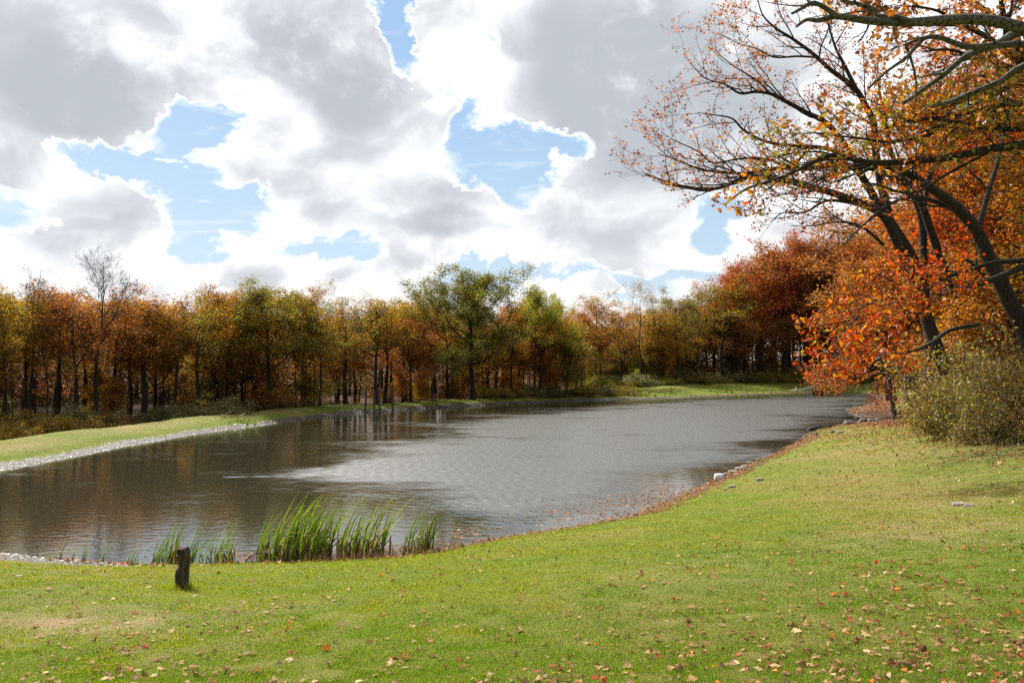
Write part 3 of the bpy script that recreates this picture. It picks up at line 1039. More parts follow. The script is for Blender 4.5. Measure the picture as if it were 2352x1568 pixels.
r2 = np.random.default_rng(55)
count = 0
tries = 0
cand = []
while count < 150 and tries < 20000:
    tries += 1
    px = r2.uniform(-260, 2620)
    Ymin = behind(px, edge_sd(px) + 2 if px < 760 else 4.5 if px < 1340 else 25) if px < 2010 else np.interp(px, [2010, 2100, 2400], [74, 58, 42])
    Y = Ymin + r2.random() ** 1.2 * (46 if px < 1700 else 50)
    x = (px - 1176) / F * Y
    if min((x - a) ** 2 + (Y - b) ** 2 for a, b in placed) < (2.4 if Y < Ymin + 18 else 3.2) ** 2: continue
    zg, sdv = height_raw(np.array([x]), np.array([Y]))
    if sdv[0] < 4: continue
    if (px < 480 and r2.random() < .45) or (px > 2010 and r2.random() < .5): continue
    if 1985 < px < 2085 and Y < 110: continue
    placed.append((x, Y)); count += 1
    ty = np.interp(px, SKY[:, 0], SKY[:, 1]) - 16 + r2.random() * 75
    top = at_y(px, ty, Y)[2]
    H = min(top - zg[0], 31)
    if H < 3: H = 3.5
    kd = r2.choice(['tall', 'tall', 'tall', 'sparse', 'oak']) if H > 9 else 'sapling'
    pal = str(r2.choice(zone(PALS, px)[2]))
    _, _, lab, grp = zone(ZL, px)
    place_tree(str(kd), x, Y, H, pal, lab, grp, wid=float(r2.uniform(1.1, 1.6)), z=zg[0] - .1)

# slim dark poles of young trees near the wood edge
SL = [(-600, 760, 'slim dark young trunk with a small crown at the left wood edge', 'slim young trees at the left wood edge'),
      (760, 1330, 'slim dark young trunk with a small crown on the middle of the far bank', 'slim young trees on the far bank'),
      (1330, 3000, 'slim dark young trunk beyond the far grassy strip', 'slim young trees beyond the grassy strip')]
count = 0; tries = 0
while count < 100 and tries < 6000:
    tries += 1
    px = r2.uniform(-150, 1960)
    Y = behind(px, edge_sd(px) - 1 if px < 760 else 3 if px < 1340 else 23) + r2.random() ** 1.3 * 28
    x = (px - 1176) / F * Y
    if min((x - a) ** 2 + (Y - b) ** 2 for a, b in placed) < 1.0: continue
    zg, sdv = height_raw(np.array([x]), np.array([Y]))
    if sdv[0] < 3: continue
    placed.append((x, Y)); count += 1
    ty = np.interp(px, SKY[:, 0], SKY[:, 1]) + 25 + r2.random() * 90
    H = min(at_y(px, ty, Y)[2] - zg[0], 20)
    z_ = zone(SL, px)
    place_tree('slim', x, Y, max(H, 4), str(r2.choice(zone(PALS, px)[2])), z_[2], z_[3], name='young_tree', wid=float(r2.uniform(1.0, 1.6)), z=zg[0] - .1)

# understory: saplings in the gaps between trunks
count = 0; tries = 0
UL = [(-600, 760, 'small bushy tree in the undergrowth along the left wood edge', 'saplings along the left wood edge'),
      (760, 1330, 'small orange or gold sapling between the trunks in the middle of the far bank', 'saplings in the middle of the far bank'),
      (1330, 3000, 'small leafy sapling at the wood edge beyond the grassy strip at right', 'saplings at the right wood edge')]
UP = [(-600, 400, ['greygreen', 'redbrown', 'brownorange', 'olive']), (400, 760, ['brownorange', 'olive', 'orange', 'greygreen']),
      (760, 1330, ['orange', 'gold', 'brownorange', 'orange']), (1330, 1650, ['yellowgreen', 'gold', 'olive', 'orange']), (1650, 3000, ['red', 'greygreen', 'orange', 'olive'])]
while count < 45 and tries < 9000:
    tries += 1
    px = r2.uniform(-200, 1950)
    Ymin = behind(px, edge_sd(px) * .8 if px < 760 else 3 if px < 1340 else 24)
    Y = Ymin + r2.random() * 16
    x = (px - 1176) / F * Y
    if min((x - a) ** 2 + (Y - b) ** 2 for a, b in placed) < 1.3 ** 2: continue
    zg, sdv = height_raw(np.array([x]), np.array([Y]))
    if sdv[0] < 2.5: continue
    placed.append((x, Y)); count += 1
    H = r2.uniform(2.0, 5.5) * (1.0 if px < 1340 else 1.5)
    z_ = zone(UL, px)
    place_tree('sapling', x, Y, H, str(r2.choice(zone(UP, px)[2])), z_[2], z_[3], name='sapling', wid=float(r2.uniform(.8, 1.3)), z=zg[0] - .1)

# distant mass of the wood
def far_wood():
    r = np.random.default_rng(9)
    n = 330000
    px = r.uniform(-700, 3000, n)
    px[:110000] = r.uniform(1250, 2080, 110000)
    Ym = np.array([behind(q, 6) for q in np.arange(-700, 3001, 20)])
    Ym = np.interp(px, np.arange(-700, 3001, 20), Ym)
    Ym = np.where(px > 2000, np.interp(px, [2000, 2100, 2400, 3000], [175, 120, 100, 90]), np.maximum(Ym + 46, 92))
    Y = Ym + r.random(n) * 30
    x = (px - 1176) / F * Y
    ty = np.interp(px, SKY[:, 0], SKY[:, 1]) + 22 + 40 * vnoise(px, px * 0, .02, 5)
    top = (848 - ty) / F * Y + CAMZ
    zg = height_raw(x, Y)[0] - .5
    u = r.random(n) ** 1.15
    z = zg + (top - zg) * u
    cl = vnoise(x, z * 1.5, .18, 31)
    keep = vnoise(x + z, z - x * .3, .5, 33) > .22
    P_ = np.stack([x, Y, z], -1)[keep]
    me = leaves_mesh('woodland', P_, cl[keep], .48, T_RH, r, PAL['far'])
    o = obj('woodland', me)
    tag(o, 'rust coloured far woodland seen between the trunks of the nearer trees', 'woodland', kind='stuff')


far_wood()

# ------------------------------------------------------------------ hero oaks on the right, limb by limb
def c5(cx, cy): return 1435.5 + cx * .4396, cy * .4396
def c4(cx, cy): return 1720.4 + cx * .32966, 574.2 + cy * .32966


def limb_pts(lst, conv, Y0, Y1, n=4):
    """points through picture positions, depth running from Y0 to Y1"""
    q = []
    for k, (a, b) in enumerate(lst):
        px, py = conv(a, b)
        q.append(at_y(px, py, Y0 + (Y1 - Y0) * k / max(1, len(lst) - 1)))
    q = np.array(q)
    res = []
    m = len(q)
    for i in range(m - 1):
        p0 = q[max(i - 1, 0)]; p1 = q[i]; p2 = q[i + 1]; p3 = q[min(i + 2, m - 1)]
        for k in range(n):
            t = k / n
            res.append(.5 * ((2 * p1) + (-p0 + p2) * t + (2 * p0 - 5 * p1 + 4 * p2 - p3) * t * t + (-p0 + 3 * p1 - 3 * p2 + p3) * t ** 3))
    res.append(q[-1])
    return np.array(res)


def hero(name, label, limbs, seed, Pd, leaf_size, tmpl, pal, bark, base=None, base_r=.4, flat=.35):
    r = np.random.default_rng(seed)
    w = Wood(r)
    first = None
    for (lst, conv, Y0, Y1, ra, rb, over) in limbs:
        pts = limb_pts(lst, conv, Y0, Y1)
        if first is None: first = pts[0].copy()
        rads = np.linspace(ra, rb, len(pts))
        w.tube(pts, rads, 9 if ra > .1 else 6)
        P = dict(Pd); P.update(over)
        if P.get('n') and P['n'][0] > 0:
            w.twigs(pts, rads, 0, P)
    if base is not None:
        bz = ground_z(base[0], base[1]) - .4
        b0 = np.array([base[0], base[1], bz])
        top = np.array(base[2]) if len(base) > 2 else first
        mid = (b0 + top) / 2 + np.array([.2, 0, .3])
        pts = np.array([b0, b0 + (mid - b0) * .2, mid, top, ])
        w.tube(pts, [base_r * 1.5, base_r * 1.08, base_r * .95, base_r * .85], 10)
        origin = b0 + np.array([0, 0, .4])
    else:
        origin = first
    w.v = [v - origin for v in w.v]
    w.leaf_p = [v - origin for v in w.leaf_p]
    root = empty(name, tuple(origin))
    tag(root, label, 'tree')
    obj('trunk', w.wood_mesh('hero_trunk_mesh', bark), root)
    lm = w.leaf_mesh('hero_crown_mesh', leaf_size, tmpl, PAL[pal], flat)
    if lm: obj('crown', lm, root)
    return root


PH = dict(perm=True, n=[1.15, 2.2, 3.0], t0=[.12, .1, .1], len=[3.0, 1.4, .7], ang=[42, 42, 45], rad=[.05, .022, .011], wig=.14, trop=.03,
          max=3, leaf_lvl=2, leaves=3.0, spread=.10, rmin=.006)
# leaning oak reaching left over the water
hero('leaning_oak', 'large leaning oak whose thin orange crown reaches left into the sky over the pond',
     [([(1540, 1560), (1500, 1420), (1440, 1300), (1370, 1150), (1290, 1080), (1180, 1045), (1090, 1010), (940, 970), (800, 935), (640, 925), (480, 985), (300, 975), (190, 940), (100, 905)], c5, 39, 35, .29, .015, dict(t0=[.42, .1, .1], leaves=2.6)),
      ([(1560, 1560), (1530, 1420), (1480, 1310), (1400, 1180), (1330, 1080), (1260, 960), (1200, 880), (1110, 860), (960, 880), (800, 880), (640, 905), (420, 890), (280, 840), (170, 800)], c5, 40, 38, .28, .015, dict(t0=[.42, .1, .1], leaves=3.6)),
      ([(1260, 960), (1180, 800), (1060, 650), (950, 590), (840, 530), (760, 490), (680, 480), (600, 488), (520, 440), (420, 410), (340, 330)], c5, 40.4, 38, .16, .014, dict(t0=[.2, .1, .1], leaves=4.6)),
      ([(1380, 1130), (1340, 980), (1310, 800), (1300, 650), (1250, 540), (1200, 460), (1080, 370), (980, 280), (870, 200), (790, 150), (720, 80), (690, -20)], c5, 41, 41, .22, .02, dict(t0=[.2, .1, .1], leaves=5)),
      ([(1210, 470), (1160, 370), (1130, 310), (1100, 250), (1060, 120), (1040, 10), (1020, -80)], c5, 41, 42, .11, .02, dict(leaves=4.4)),
      ([(1150, 800), (1010, 770), (850, 760), (720, 735), (620, 680), (560, 620), (460, 600), (380, 590)], c5, 39, 36, .11, .012, dict(leaves=3.6)),
      ([(940, 800), (860, 870), (740, 830), (600, 830), (460, 850), (380, 790), (250, 730), (190, 690)], c5, 38, 35, .07, .01, dict(leaves=3)),
      ([(1300, 1100), (1180, 1060), (1050, 1050), (940, 1110), (830, 1110), (760, 1160)], c5, 39, 36, .10, .012, dict(leaves=4.6)),
      ([(1350, 1280), (1230, 1180), (1100, 1160), (980, 1180), (860, 1180)], c5, 39, 37, .08, .012, dict(leaves=4.6)),
      ([(1000, 300), (900, 295), (780, 300), (700, 260), (600, 230), (500, 180)], c5, 41, 40, .06, .012, dict(leaves=4.6)),
      ([(760, 490), (700, 430), (640, 390), (560, 340), (480, 270), (470, 200)], c5, 39, 39, .05, .01, dict(leaves=3.6))],
     1, PH, .125, T_OV, 'russet', BARK, base=(at_y(2190, 800, 39)[0], 39.0), base_r=.34)

# second stem group right behind: upright trunks with rust crowns
hero('leaning_oak', 'upright dark oak trunk just right of the leaning oak, with a rust crown',
     [([(1565, 1500), (1560, 1400), (1550, 1150), (1490, 990), (1430, 890), (1380, 760), (1360, 600), (1330, 480), (1320, 340)], c5, 43, 43, .24, .03, dict(t0=[.55, .1, .1], leaves=4)),
      ([(1480, 980), (1560, 800), (1600, 640), (1640, 480), (1680, 300)], c5, 43, 44, .16, .03, dict(leaves=5))],
     2, PH, .13, T_OV, 'russet', BARK, base=(at_y(2128, 820, 43)[0], 43.0), base_r=.26)
hero('leaning_oak', 'dark oak between the upright trunk and the thick leaning trunk at right',
     [([(1690, 1500), (1660, 1390), (1590, 1180), (1540, 1050), (1450, 960), (1340, 900), (1200, 870), (1080, 900), (1000, 980)], c5, 41, 38, .24, .03, dict(t0=[.55, .1, .1], leaves=3.5)),
      ([(1560, 1080), (1600, 900), (1700, 760), (1800, 640), (1880, 560)], c5, 41, 43, .16, .03, dict(leaves=6))],
     3, PH, .13, T_OV, 'red', BARK, base=(at_y(2185, 830, 41)[0] + .8, 41.0), base_r=.33)
hero('leaning_oak', 'thick dark leaning trunk nearest the right edge of the picture with orange leaves',
     [([(2080, 1700), (1990, 1530), (1900, 1340), (1840, 1210), (1760, 1110), (1680, 1040), (1580, 970), (1500, 920), (1400, 880), (1250, 860), (1100, 900), (980, 960)], c5, 31, 29, .32, .03, dict(t0=[.6, .1, .1], leaves=3)),
      ([(1840, 1210), (1900, 1000), (1960, 800), (2000, 600), (2060, 400)], c5, 31, 32, .12, .03, dict(leaves=6)),
      ([(1760, 1110), (1640, 1060), (1500, 1030), (1360, 1080), (1220, 1200), (1120, 1300)], c5, 31, 28, .1, .015, dict(leaves=2.5))],
     4, PH, .12, T_OV, 'russet', BARK, base=(at_y(2400, 800, 31)[0], 31.0), base_r=.36)

# bare, lichen grey limbs of a tree standing out of the picture on the right
PN = dict(PH); PN.update(n=[.55, 1.4, 2.0], len=[1.0, .55, .3], leaves=.8, rad=[.03, .013, .007], rmin=.003, keep=.5)
hero('old_oak', 'old oak with nearly bare lichen grey limbs crossing the sky at top right',
     [([(2500, 330), (2300, 220), (2085, 150), (1900, 108), (1700, 104), (1500, 118), (1300, 112), (1180, 95), (1090, 88), (1010, 108), (950, 104), (895, 140)], c5, 13.5, 12.5, .115, .02, {}),
      ([(1110, 90), (1060, 52), (985, 15), (925, 45), (872, 72)], c5, 12.7, 12.5, .045, .02, {}),
      ([(1480, 110), (1400, 86), (1322, 88), (1300, 52), (1220, 22), (1140, 2), (1060, -50)], c5, 12.9, 13.2, .05, .02, {}),
      ([(1275, 118), (1262, 160), (1220, 225)], c5, 12.9, 12.9, .022, .008, {}),
      ([(2300, 220), (2085, 165), (1950, 228), (1850, 262), (1760, 310), (1660, 395), (1540, 480), (1450, 545)], c5, 13.8, 14.6, .085, .03, {}),
      ([(2300, 260), (2085, 232), (1930, 240), (1800, 246), (1720, 225), (1640, 196), (1560, 205), (1470, 300), (1360, 380), (1275, 460)], c5, 14, 13, .065, .02, {}),
      ([(1700, 215), (1600, 190), (1520, 210), (1430, 245)], c5, 13.6, 13, .03, .01, {}),
      ([(2350, 300), (2085, 345), (1960, 425), (1800, 490), (1700, 532), (1600, 556)], c5, 14, 15, .07, .03, {}),
      ([(1470, 235), (1500, 330), (1520, 420), (1518, 540)], c5, 13.4, 13.6, .028, .012, {})],
     5, PN, .13, T_OAK, 'red', BARK_LICHEN, base=(12.6, 14.0, at_y(*c5(2500, 330), 13.5)), base_r=.36)

# purple red crown in the top right corner
hero('red_oak', 'dull crimson oak crown filling the top right corner behind the grey limbs',
     [([(2300, 700), (2180, 480), (2060, 260), (1990, 120), (1960, -20)], c5, 24, 24, .22, .05, dict(leaves=12)),
      ([(2060, 330), (1900, 200), (1760, 130), (1640, 60), (1500, 30)], c5, 24, 22, .10, .02, dict(leaves=12)),
      ([(2150, 420), (1950, 330), (1820, 300), (1700, 260), (1560, 270)], c5, 24, 23, .09, .02, dict(leaves=9)),
      ([(2000, 150), (1900, 60), (1780, -20)], c5, 24, 24, .08, .02, dict(leaves=12))],
     6, PH, .16, T_OV, 'redbrown', BARK, base=(at_y(*c5(2500, 1300), 24)[0], 24.0, at_y(*c5(2300, 700), 24)), base_r=.3)

# orange green boughs, large leaves
PO = dict(PH); PO.update(n=[2.2, 3.0, 3.2], len=[1.5, .8, .5], leaves=6.3, rad=[.035, .015, .008], spread=.11, trop=.0, t0=[.08, .1, .1])
hero('white_oak', 'near oak with dense orange and green boughs hanging in from the right edge',
     [([(2300, 700), (2085, 752), (1900, 780), (1700, 822), (1500, 842), (1300, 852), (1150, 822), (1060, 815), (920, 880), (780, 940), (650, 980), (570, 1030), (520, 1072)], c5, 21, 19, .12, .012, dict(t0=[.05, .1, .1], n=[1.7, 3.0, 3.2])),
      ([(2250, 640), (2085, 672), (1900, 672), (1750, 640), (1600, 620), (1450, 640), (1300, 700)], c5, 22, 20, .09, .02, dict(n=[3.4, 3, 3.2])),
      ([(2250, 560), (2085, 540), (1900, 560), (1750, 600), (1600, 700), (1400, 740), (1200, 720), (1000, 700)], c5, 22, 19.5, .08, .015, dict(n=[3.2, 3, 3.2])),
      ([(2250, 500), (2085, 450), (1900, 480), (1750, 530), (1600, 590), (1420, 620)], c5, 22.5, 21, .07, .015, dict(n=[3.0, 3, 3.2])),
      ([(1950, 770), (1700, 900), (1500, 1010), (1300, 960), (1250, 980)], c5, 21, 20, .05, .015, dict(n=[1.0, 2, 3]))],
     7, PO, .14, T_OAK, 'orangegreen', BARK, base=(at_y(*c5(2500, 1300), 21.5)[0], 21.5, at_y(*c5(2300, 640), 21.5)), base_r=.33)

# low drooping bright red boughs
PR = dict(PO); PR.update(n=[2.1, 3.0, 3.0], len=[1.1, .8, .5], leaves=10.5, trop=-.03)
hero('scarlet_oak', 'low drooping boughs with bright red and orange leaves above the shore at right',
     [([(2150, 60), (1916, 118), (1740, 190), (1590, 240), (1450, 270), (1340, 330), (1200, 420), (1080, 500), (950, 560), (820, 600), (700, 640)], c4, 24, 21.5, .11, .02, dict(t0=[.42, .1, .1])),
      ([(2150, 20), (1916, 70), (1700, 90), (1500, 150), (1350, 200), (1200, 300), (1050, 340), (900, 340), (760, 420)], c4, 24, 22.5, .09, .02, dict(t0=[.45, .1, .1])),
      ([(1640, 180), (1500, 60), (1300, 90), (1100, 130), (960, 200)], c4, 24.2, 23.5, .05, .015, dict(n=[2.0, 3, 3])),
      ([(1600, 520), (1400, 560), (1280, 640), (1180, 690), (1050, 725), (920, 750), (800, 830), (680, 860)], c4, 24, 22, .07, .015, dict(t0=[.5, .1, .1], n=[2.4, 3, 3])),
      ([(980, 560), (860, 600), (760, 650), (660, 700), (590, 750), (540, 790)], c4, 22, 21, .05, .012, dict(n=[2.6, 3, 3])),
      ([(760, 460), (700, 520), (640, 590), (570, 660)], c4, 22, 21, .035, .012, dict(n=[2.4, 3, 3]))],
     8, PR, .115, T_OAK, 'brightred', BARK, base=(at_y(*c4(2500, 700), 24)[0], 24.0, at_y(*c4(2150, 40), 24)), base_r=.3)

# trees filling the right hand wood at middle distance
MID = [(2090, 78, 520, 'tall', 'redbrown', 'slim rust tree behind the drooping bright red boughs'),
       (2085, 60, 600, 'tall', 'russet', 'lower russet tree just right behind the signed trunk'),
       (2100, 70, 520, 'oak', 'redbrown', 'rust oak right behind the leaning trunks'),
       (2160, 64, 470, 'tall', 'russet', 'tall orange tree above the leaning trunks'),
       (2250, 60, 380, 'tall', 'redbrown', 'tall rust tree behind the thick leaning trunk'),
       (2300, 50, 400, 'tall', 'russet', 'orange tree near the right edge behind the thick leaning trunk'),
       (2345, 60, 230, 'oak', 'russet', 'high orange oak at the right edge of the picture'),
       (2380, 38, 260, 'tall', 'orangegreen', 'orange and green tree cut by the right edge of the picture'),
       (2440, 46, 100, 'oak', 'red', 'red oak just beyond the right edge of the picture'),
       (2095, 92, 500, 'tall', 'red', 'crimson tree over the far end of the right shore'),
       (2240, 40, 640, 'sapling', 'orange', 'orange small tree above the big bramble bush')]
for (px, Y, ty, kd, pal, lab) in MID:
    x = (px - 1176) / F * Y
    z = ground_z(x, Y)
    place_tree(kd, x, Y, at_y(px, ty, Y)[2] - z, pal, lab, wid=1.25, z=z)

# ------------------------------------------------------------------ bushes
def gen_bush(seed, n_leaf, W, Hh, size):
    r = np.random.default_rng(seed)
    w = Wood(r)
    P = dict(n=[5, 4], t0=[.15, .15], len=[Hh * .42, Hh * .22], ang=[45, 50], rad=[.02, .01], wig=.2, trop=-.02, max=2, leaf_lvl=0, leaves=n_leaf, spread=.10, rmin=.003)
    for k in range(34):
        az = r.random() * 6.28; rad_ = W * .42 * math.sqrt(r.random())
        p = np.array([math.cos(az) * rad_, math.sin(az) * rad_, -.15])
        el_ = math.radians(88 - 50 * rad_ / (W * .5) + r.normal() * 8)
        d = np.array([math.cos(az) * math.cos(el_), math.sin(az) * math.cos(el_), math.sin(el_)])
        w.branch(p, d, Hh * (1.0 - .35 * rad_ / (W * .5)) * (.45 + .75 * r.random()), .022, 0, P)
    V = np.concatenate(w.leaf_p)
    return w.wood_mesh('bush_stems', BARK_GREY), w.leaf_mesh('bush_foliage', size, T_OV, PAL['shrub'], .3), np.percentile(V[:, 2], 98)


BUSH = [gen_bush(300 + i, 11, 3.4, 2.6, .085) for i in range(3)]
BUSHF = [gen_bush(320 + i, 10, 2.6, 1.8, .085) for i in range(3)]


def place_bush(x, y, H, pal, label, group=None, name='shrub', wid=1.0, lib=None):
    lib = lib or BUSH
    sm, fm, top = lib[int(rng.integers(len(lib)))]
    s = H / top
    root = empty(name, (x, y, ground_z(x, y)), float(rng.random() * 6.28), (s * wid, s * wid, s))
    tag(root, label, 'shrub', group)
    obj('stems', sm, root)
    f = obj('foliage', fm, root)
    f.material_slots[0].link = 'OBJECT'; f.material_slots[0].material = PAL[pal]
    return root


# big bramble bank on the right: separate shrubs
BB = [(2207, 33.5, 1.9, 'dense olive bramble bush at the left end of the right hand thicket'),
      (2267, 32.5, 2.9, 'tall olive shrub in the middle of the right hand thicket'),
      (2342, 31.5, 3.3, 'tallest shrub of the right hand thicket with shiny leaves'),
      (2422, 30.5, 3.6, 'shrub at the right edge of the picture over fallen leaves'),
      (2297, 29.6, 1.7, 'low shrub in front of the right hand thicket'),
      (2387, 28.6, 1.8, 'low dark shrub at the right edge in front of the thicket'),
      (2222, 37.5, 2.6, 'shrub behind the left part of the right hand thicket'),
      (2292, 37.0, 3.6, 'high yellowish shrub behind the right hand thicket'),
      (2382, 35.5, 4.2, 'highest shrub behind the thicket at the right edge'),
      (2492, 31.0, 4.0, 'shrub just beyond the right edge of the thicket'),
      (2162, 38.5, 1.5, 'small shrub beside the trunk with the red sign')]
for (px, Y, H, lab) in BB:
    place_bush((px - 1176) / F * Y, Y, H, 'shrub', lab, wid=.8)

# low scrub along the far banks
r3 = np.random.default_rng(77)
SC = []
for px in np.arange(1350, 2000, 24):
    Y = behind(px, 21) + r3.uniform(-2, 4)
    SC.append((px + r3.uniform(-10, 10), Y, r3.uniform(1.1, 2.7), r3.choice(['greygreen', 'yellowgreen', 'greygreen', 'olive']),
               'grey green scrub bush along the far grassy strip', 'scrub bushes along the far grassy strip'))
for px in np.arange(-60, 760, 30):
    Y = behind(px, max(7, edge_sd(px) * .7)) + r3.uniform(0, 5)
    SC.append((px + r3.uniform(-14, 14), Y, r3.uniform(.8, 1.9), r3.choice(['greygreen', 'olive', 'greygreen', 'far']),
               'low brush at the foot of the left wood behind the dam', 'brush at the foot of the left wood'))
for px in np.arange(1130, 1440, 30):
    Y = behind(px, 3.0) + r3.uniform(0, 2)
    SC.append((px, Y, r3.uniform(.8, 1.6), r3.choice(['greygreen', 'olive']), 'dark low bush on the shaded part of the far bank', 'bushes on the shaded far bank'))
for (px, Y, H, pal, lab, grp) in SC:
    place_bush((px - 1176) / F * Y, Y, float(H), str(pal), lab, grp, lib=BUSHF, wid=1.3)

# ------------------------------------------------------------------ the trunk with the red sign
def box_mesh(name, sx, sy, sz, mat, bev=.01):
    import bmesh
    bm = bmesh.new()
    bmesh.ops.create_cube(bm, size=1)
    for v in bm.verts: v.co.x *= sx; v.co.y *= sy; v.co.z *= sz
    bmesh.ops.bevel(bm, geom=bm.edges[:], offset=bev, segments=2, affect='EDGES')
    me = bpy.data.meshes.new(name); bm.to_mesh(me); bm.free(); me.materials.append(mat)
    return me


SIGNRED = simple_mat('sign_red', (.30, .035, .035), (.24, .04, .04), 8, .5, 0)
SIGNWHITE = simple_mat('sign_white', (.55, .42, .40), (.48, .36, .34), 8, .6, 0)
sx_, sy_, sz_ = on_ground(2056, 962)
PT = dict(PH); PT.update(n=[1.6, 2.5, 2.5], len=[1.6, .8, .5], leaves=7, spread=.12, max=3)
dS = sy_
hero('small_tree', 'slim leaning tree on the shore carrying a red sign, with sparse red leaves',
     [([(2056, 962), (2050, 930), (2046, 900), (2040, 860), (2034, 820), (2036, 760), (2030, 700)], lambda a, b: (a, b), dS, dS, .21, .05, dict(t0=[.5, .1, .1])),
      ([(2040, 888), (2010, 880), (1985, 885)], lambda a, b: (a, b), dS, dS - 1, .03, .01, dict(n=[.8, 2.5, 2.5])),
      ([(2050, 945), (2025, 925), (2010, 915)], lambda a, b: (a, b), dS, dS - 1, .02, .01, dict(n=[1.4, 2.5, 2.5]))],
     11, PT, .15, T_OV, 'red', BARK_GREY, base=(sx_, sy_, at_y(2054, 950, dS)), base_r=.23)
sroot = empty('warning_sign', at_y(2047, 905, dS - .28))
tag(sroot, 'small red sign with pale lines fixed to the slim leaning trunk on the shore', 'sign')
k_ = dS / F
obj('upper_board', box_mesh('upper_board', 27 * k_, .02, 14 * k_, SIGNRED), sroot, (0, 0, 8 * k_))
obj('lower_board', box_mesh('lower_board', 26 * k_, .02, 14 * k_, SIGNRED), sroot, (.01, 0, -8 * k_))
import bmesh


for dz, wl in ((11, 16), (6.5, 13), (-5, 17), (-8.5, 14), (-12, 16)):
    obj('lettering', box_mesh('lettering', wl * k_, .006, 1.5 * k_, SIGNWHITE, .001), sroot, (0, -.014, dz * k_))

# ------------------------------------------------------------------ post on the lawn
WOODP = simple_mat('weathered_post', (.022, .017, .013), (.12, .09, .065), 5, .9, 1.0, stretch=(6, 6, .8))


def post_mesh():
    bm = bmesh.new()
    H = .66
    rings = []
    prof = [(-.12, .088, .085, .010), (0, .090, .088, .008), (.10, .098, .09, .004), (.20, .102, .09, .0), (.285, .100, .09, 0.0), (.30, .100, .088, 0), (.33, .082, .085, .018),
            (.45, .084, .086, .012), (.55, .088, .088, .0), (.62, .089, .088, -.008), (.655, .082, .08, -.012)]
    rr = random.Random(4)
    n = 20
    for (z, rx, ry, ox) in prof:
        ring = []
        for k in range(n):
            a = 2 * math.pi * k / n
            q = 1 / max(abs(math.cos(a)) ** 4 + abs(math.sin(a)) ** 4, 1e-6) ** .25     # squarish timber
            q = 1 + (q - 1) * .55
            j = 1 + .05 * math.sin(5 * a + z * 4) + rr.uniform(-.03, .03)
            zt = z + (.02 * math.cos(a * 2 + 1) + rr.uniform(-.012, .012) if z > .6 else 0)
            ring.append(bm.verts.new((ox + rx * q * j * math.cos(a), ry * q * j * math.sin(a), zt)))
        rings.append(ring)
    for a, b in zip(rings[:-1], rings[1:]):
        for k in range(n):
            bm.faces.new((a[k], a[(k + 1) % n], b[(k + 1) % n], b[k]))
    c = bm.verts.new((-.012, 0, .632))
    for k in range(n):
        bm.faces.new((rings[-1][k], rings[-1][(k + 1) % n], c))
    me = bpy.data.meshes.new('timber_post'); bm.to_mesh(me); bm.free(); me.materials.append(WOODP)
    for p in me.polygons: p.use_smooth = True
    return me


bx, by, bz = on_ground(416, 1350)
post = obj('timber_post', post_mesh(), None, (bx, by, bz))
ps = (1350 - 1258) / F * by / .66
post.scale = (ps * 1.08, ps * 1.08, ps)
post.rotation_euler = (0, math.radians(3.0), .35)
tag(post, 'short dark weathered timber post standing in the lawn at left', 'post')

# ------------------------------------------------------------------ the four posts in the water, the leaning stick
PG = simple_mat('grey_post', (.06, .055, .05), (.16, .15, .14), 4, .85, .6, stretch=(5, 5, .7))


def pole_mesh(name, h, r0, r1, seed, mat):
    r = np.random.default_rng(seed)
    w = Wood(r)
    n = 8
    pts = np.array([(r.normal() * .01, r.normal() * .01, -1.3 + (h + 1.3) * i / n) for i in range(n + 1)])
    w.tube(pts, np.linspace(r0, r1, n + 1) * (1 + r.normal(size=n + 1) * .03), 10)
    # closing cap
    V = w.v[0]; cap = pts[-1] + np.array([0, 0, .02])
    k = 10
    top = np.arange(n * k, n * k + k)
    V = np.vstack([V, cap[None]])
    fc = [(top[i], top[(i + 1) % k], len(V) - 1, len(V) - 1) for i in range(k)]
    me = bpy.data.meshes.new(name)
    me.from_pydata([tuple(v) for v in V], [], [tuple(int(q) for q in f) for f in w.f[0]] + [(int(a), int(b), int(c_)) for a, b, c_, _ in fc])
    me.materials.append(mat)
    return me


for i, (px, pyb, pyt, lean, lab) in enumerate([(839, 948, 893, .03, 'first grey post from the left of the four standing in the water'),
                                               (860, 948, 895, -.03, 'second grey post from the left of the four standing in the water'),
                                               (872, 946, 888, -.05, 'third grey post from the left of the four standing in the water'),
                                               (902, 944, 880, -.03, 'rightmost dark post of the four standing in the water')]):
    x, y, _ = at_z(px, pyb, 0)
    h = (pyb - pyt) / F * y
    o = obj('water_post', pole_mesh('water_post', h * .93, .125, .11, 40 + i, PG), None, (x, y, 0))
    o.rotation_euler = (0, lean, i * .7)
    tag(o, lab, 'post', 'four old posts standing in the water')
x, y, _ = at_z(815, 947, 0)
st = obj('broken_stick', pole_mesh('broken_stick', 1.6, .07, .03, 60, PG), None, (x, y, 0))
st.rotation_euler = (.25, -.55, 0)
tag(st, 'short dark broken stick leaning out of the water left of the four posts', 'stick')

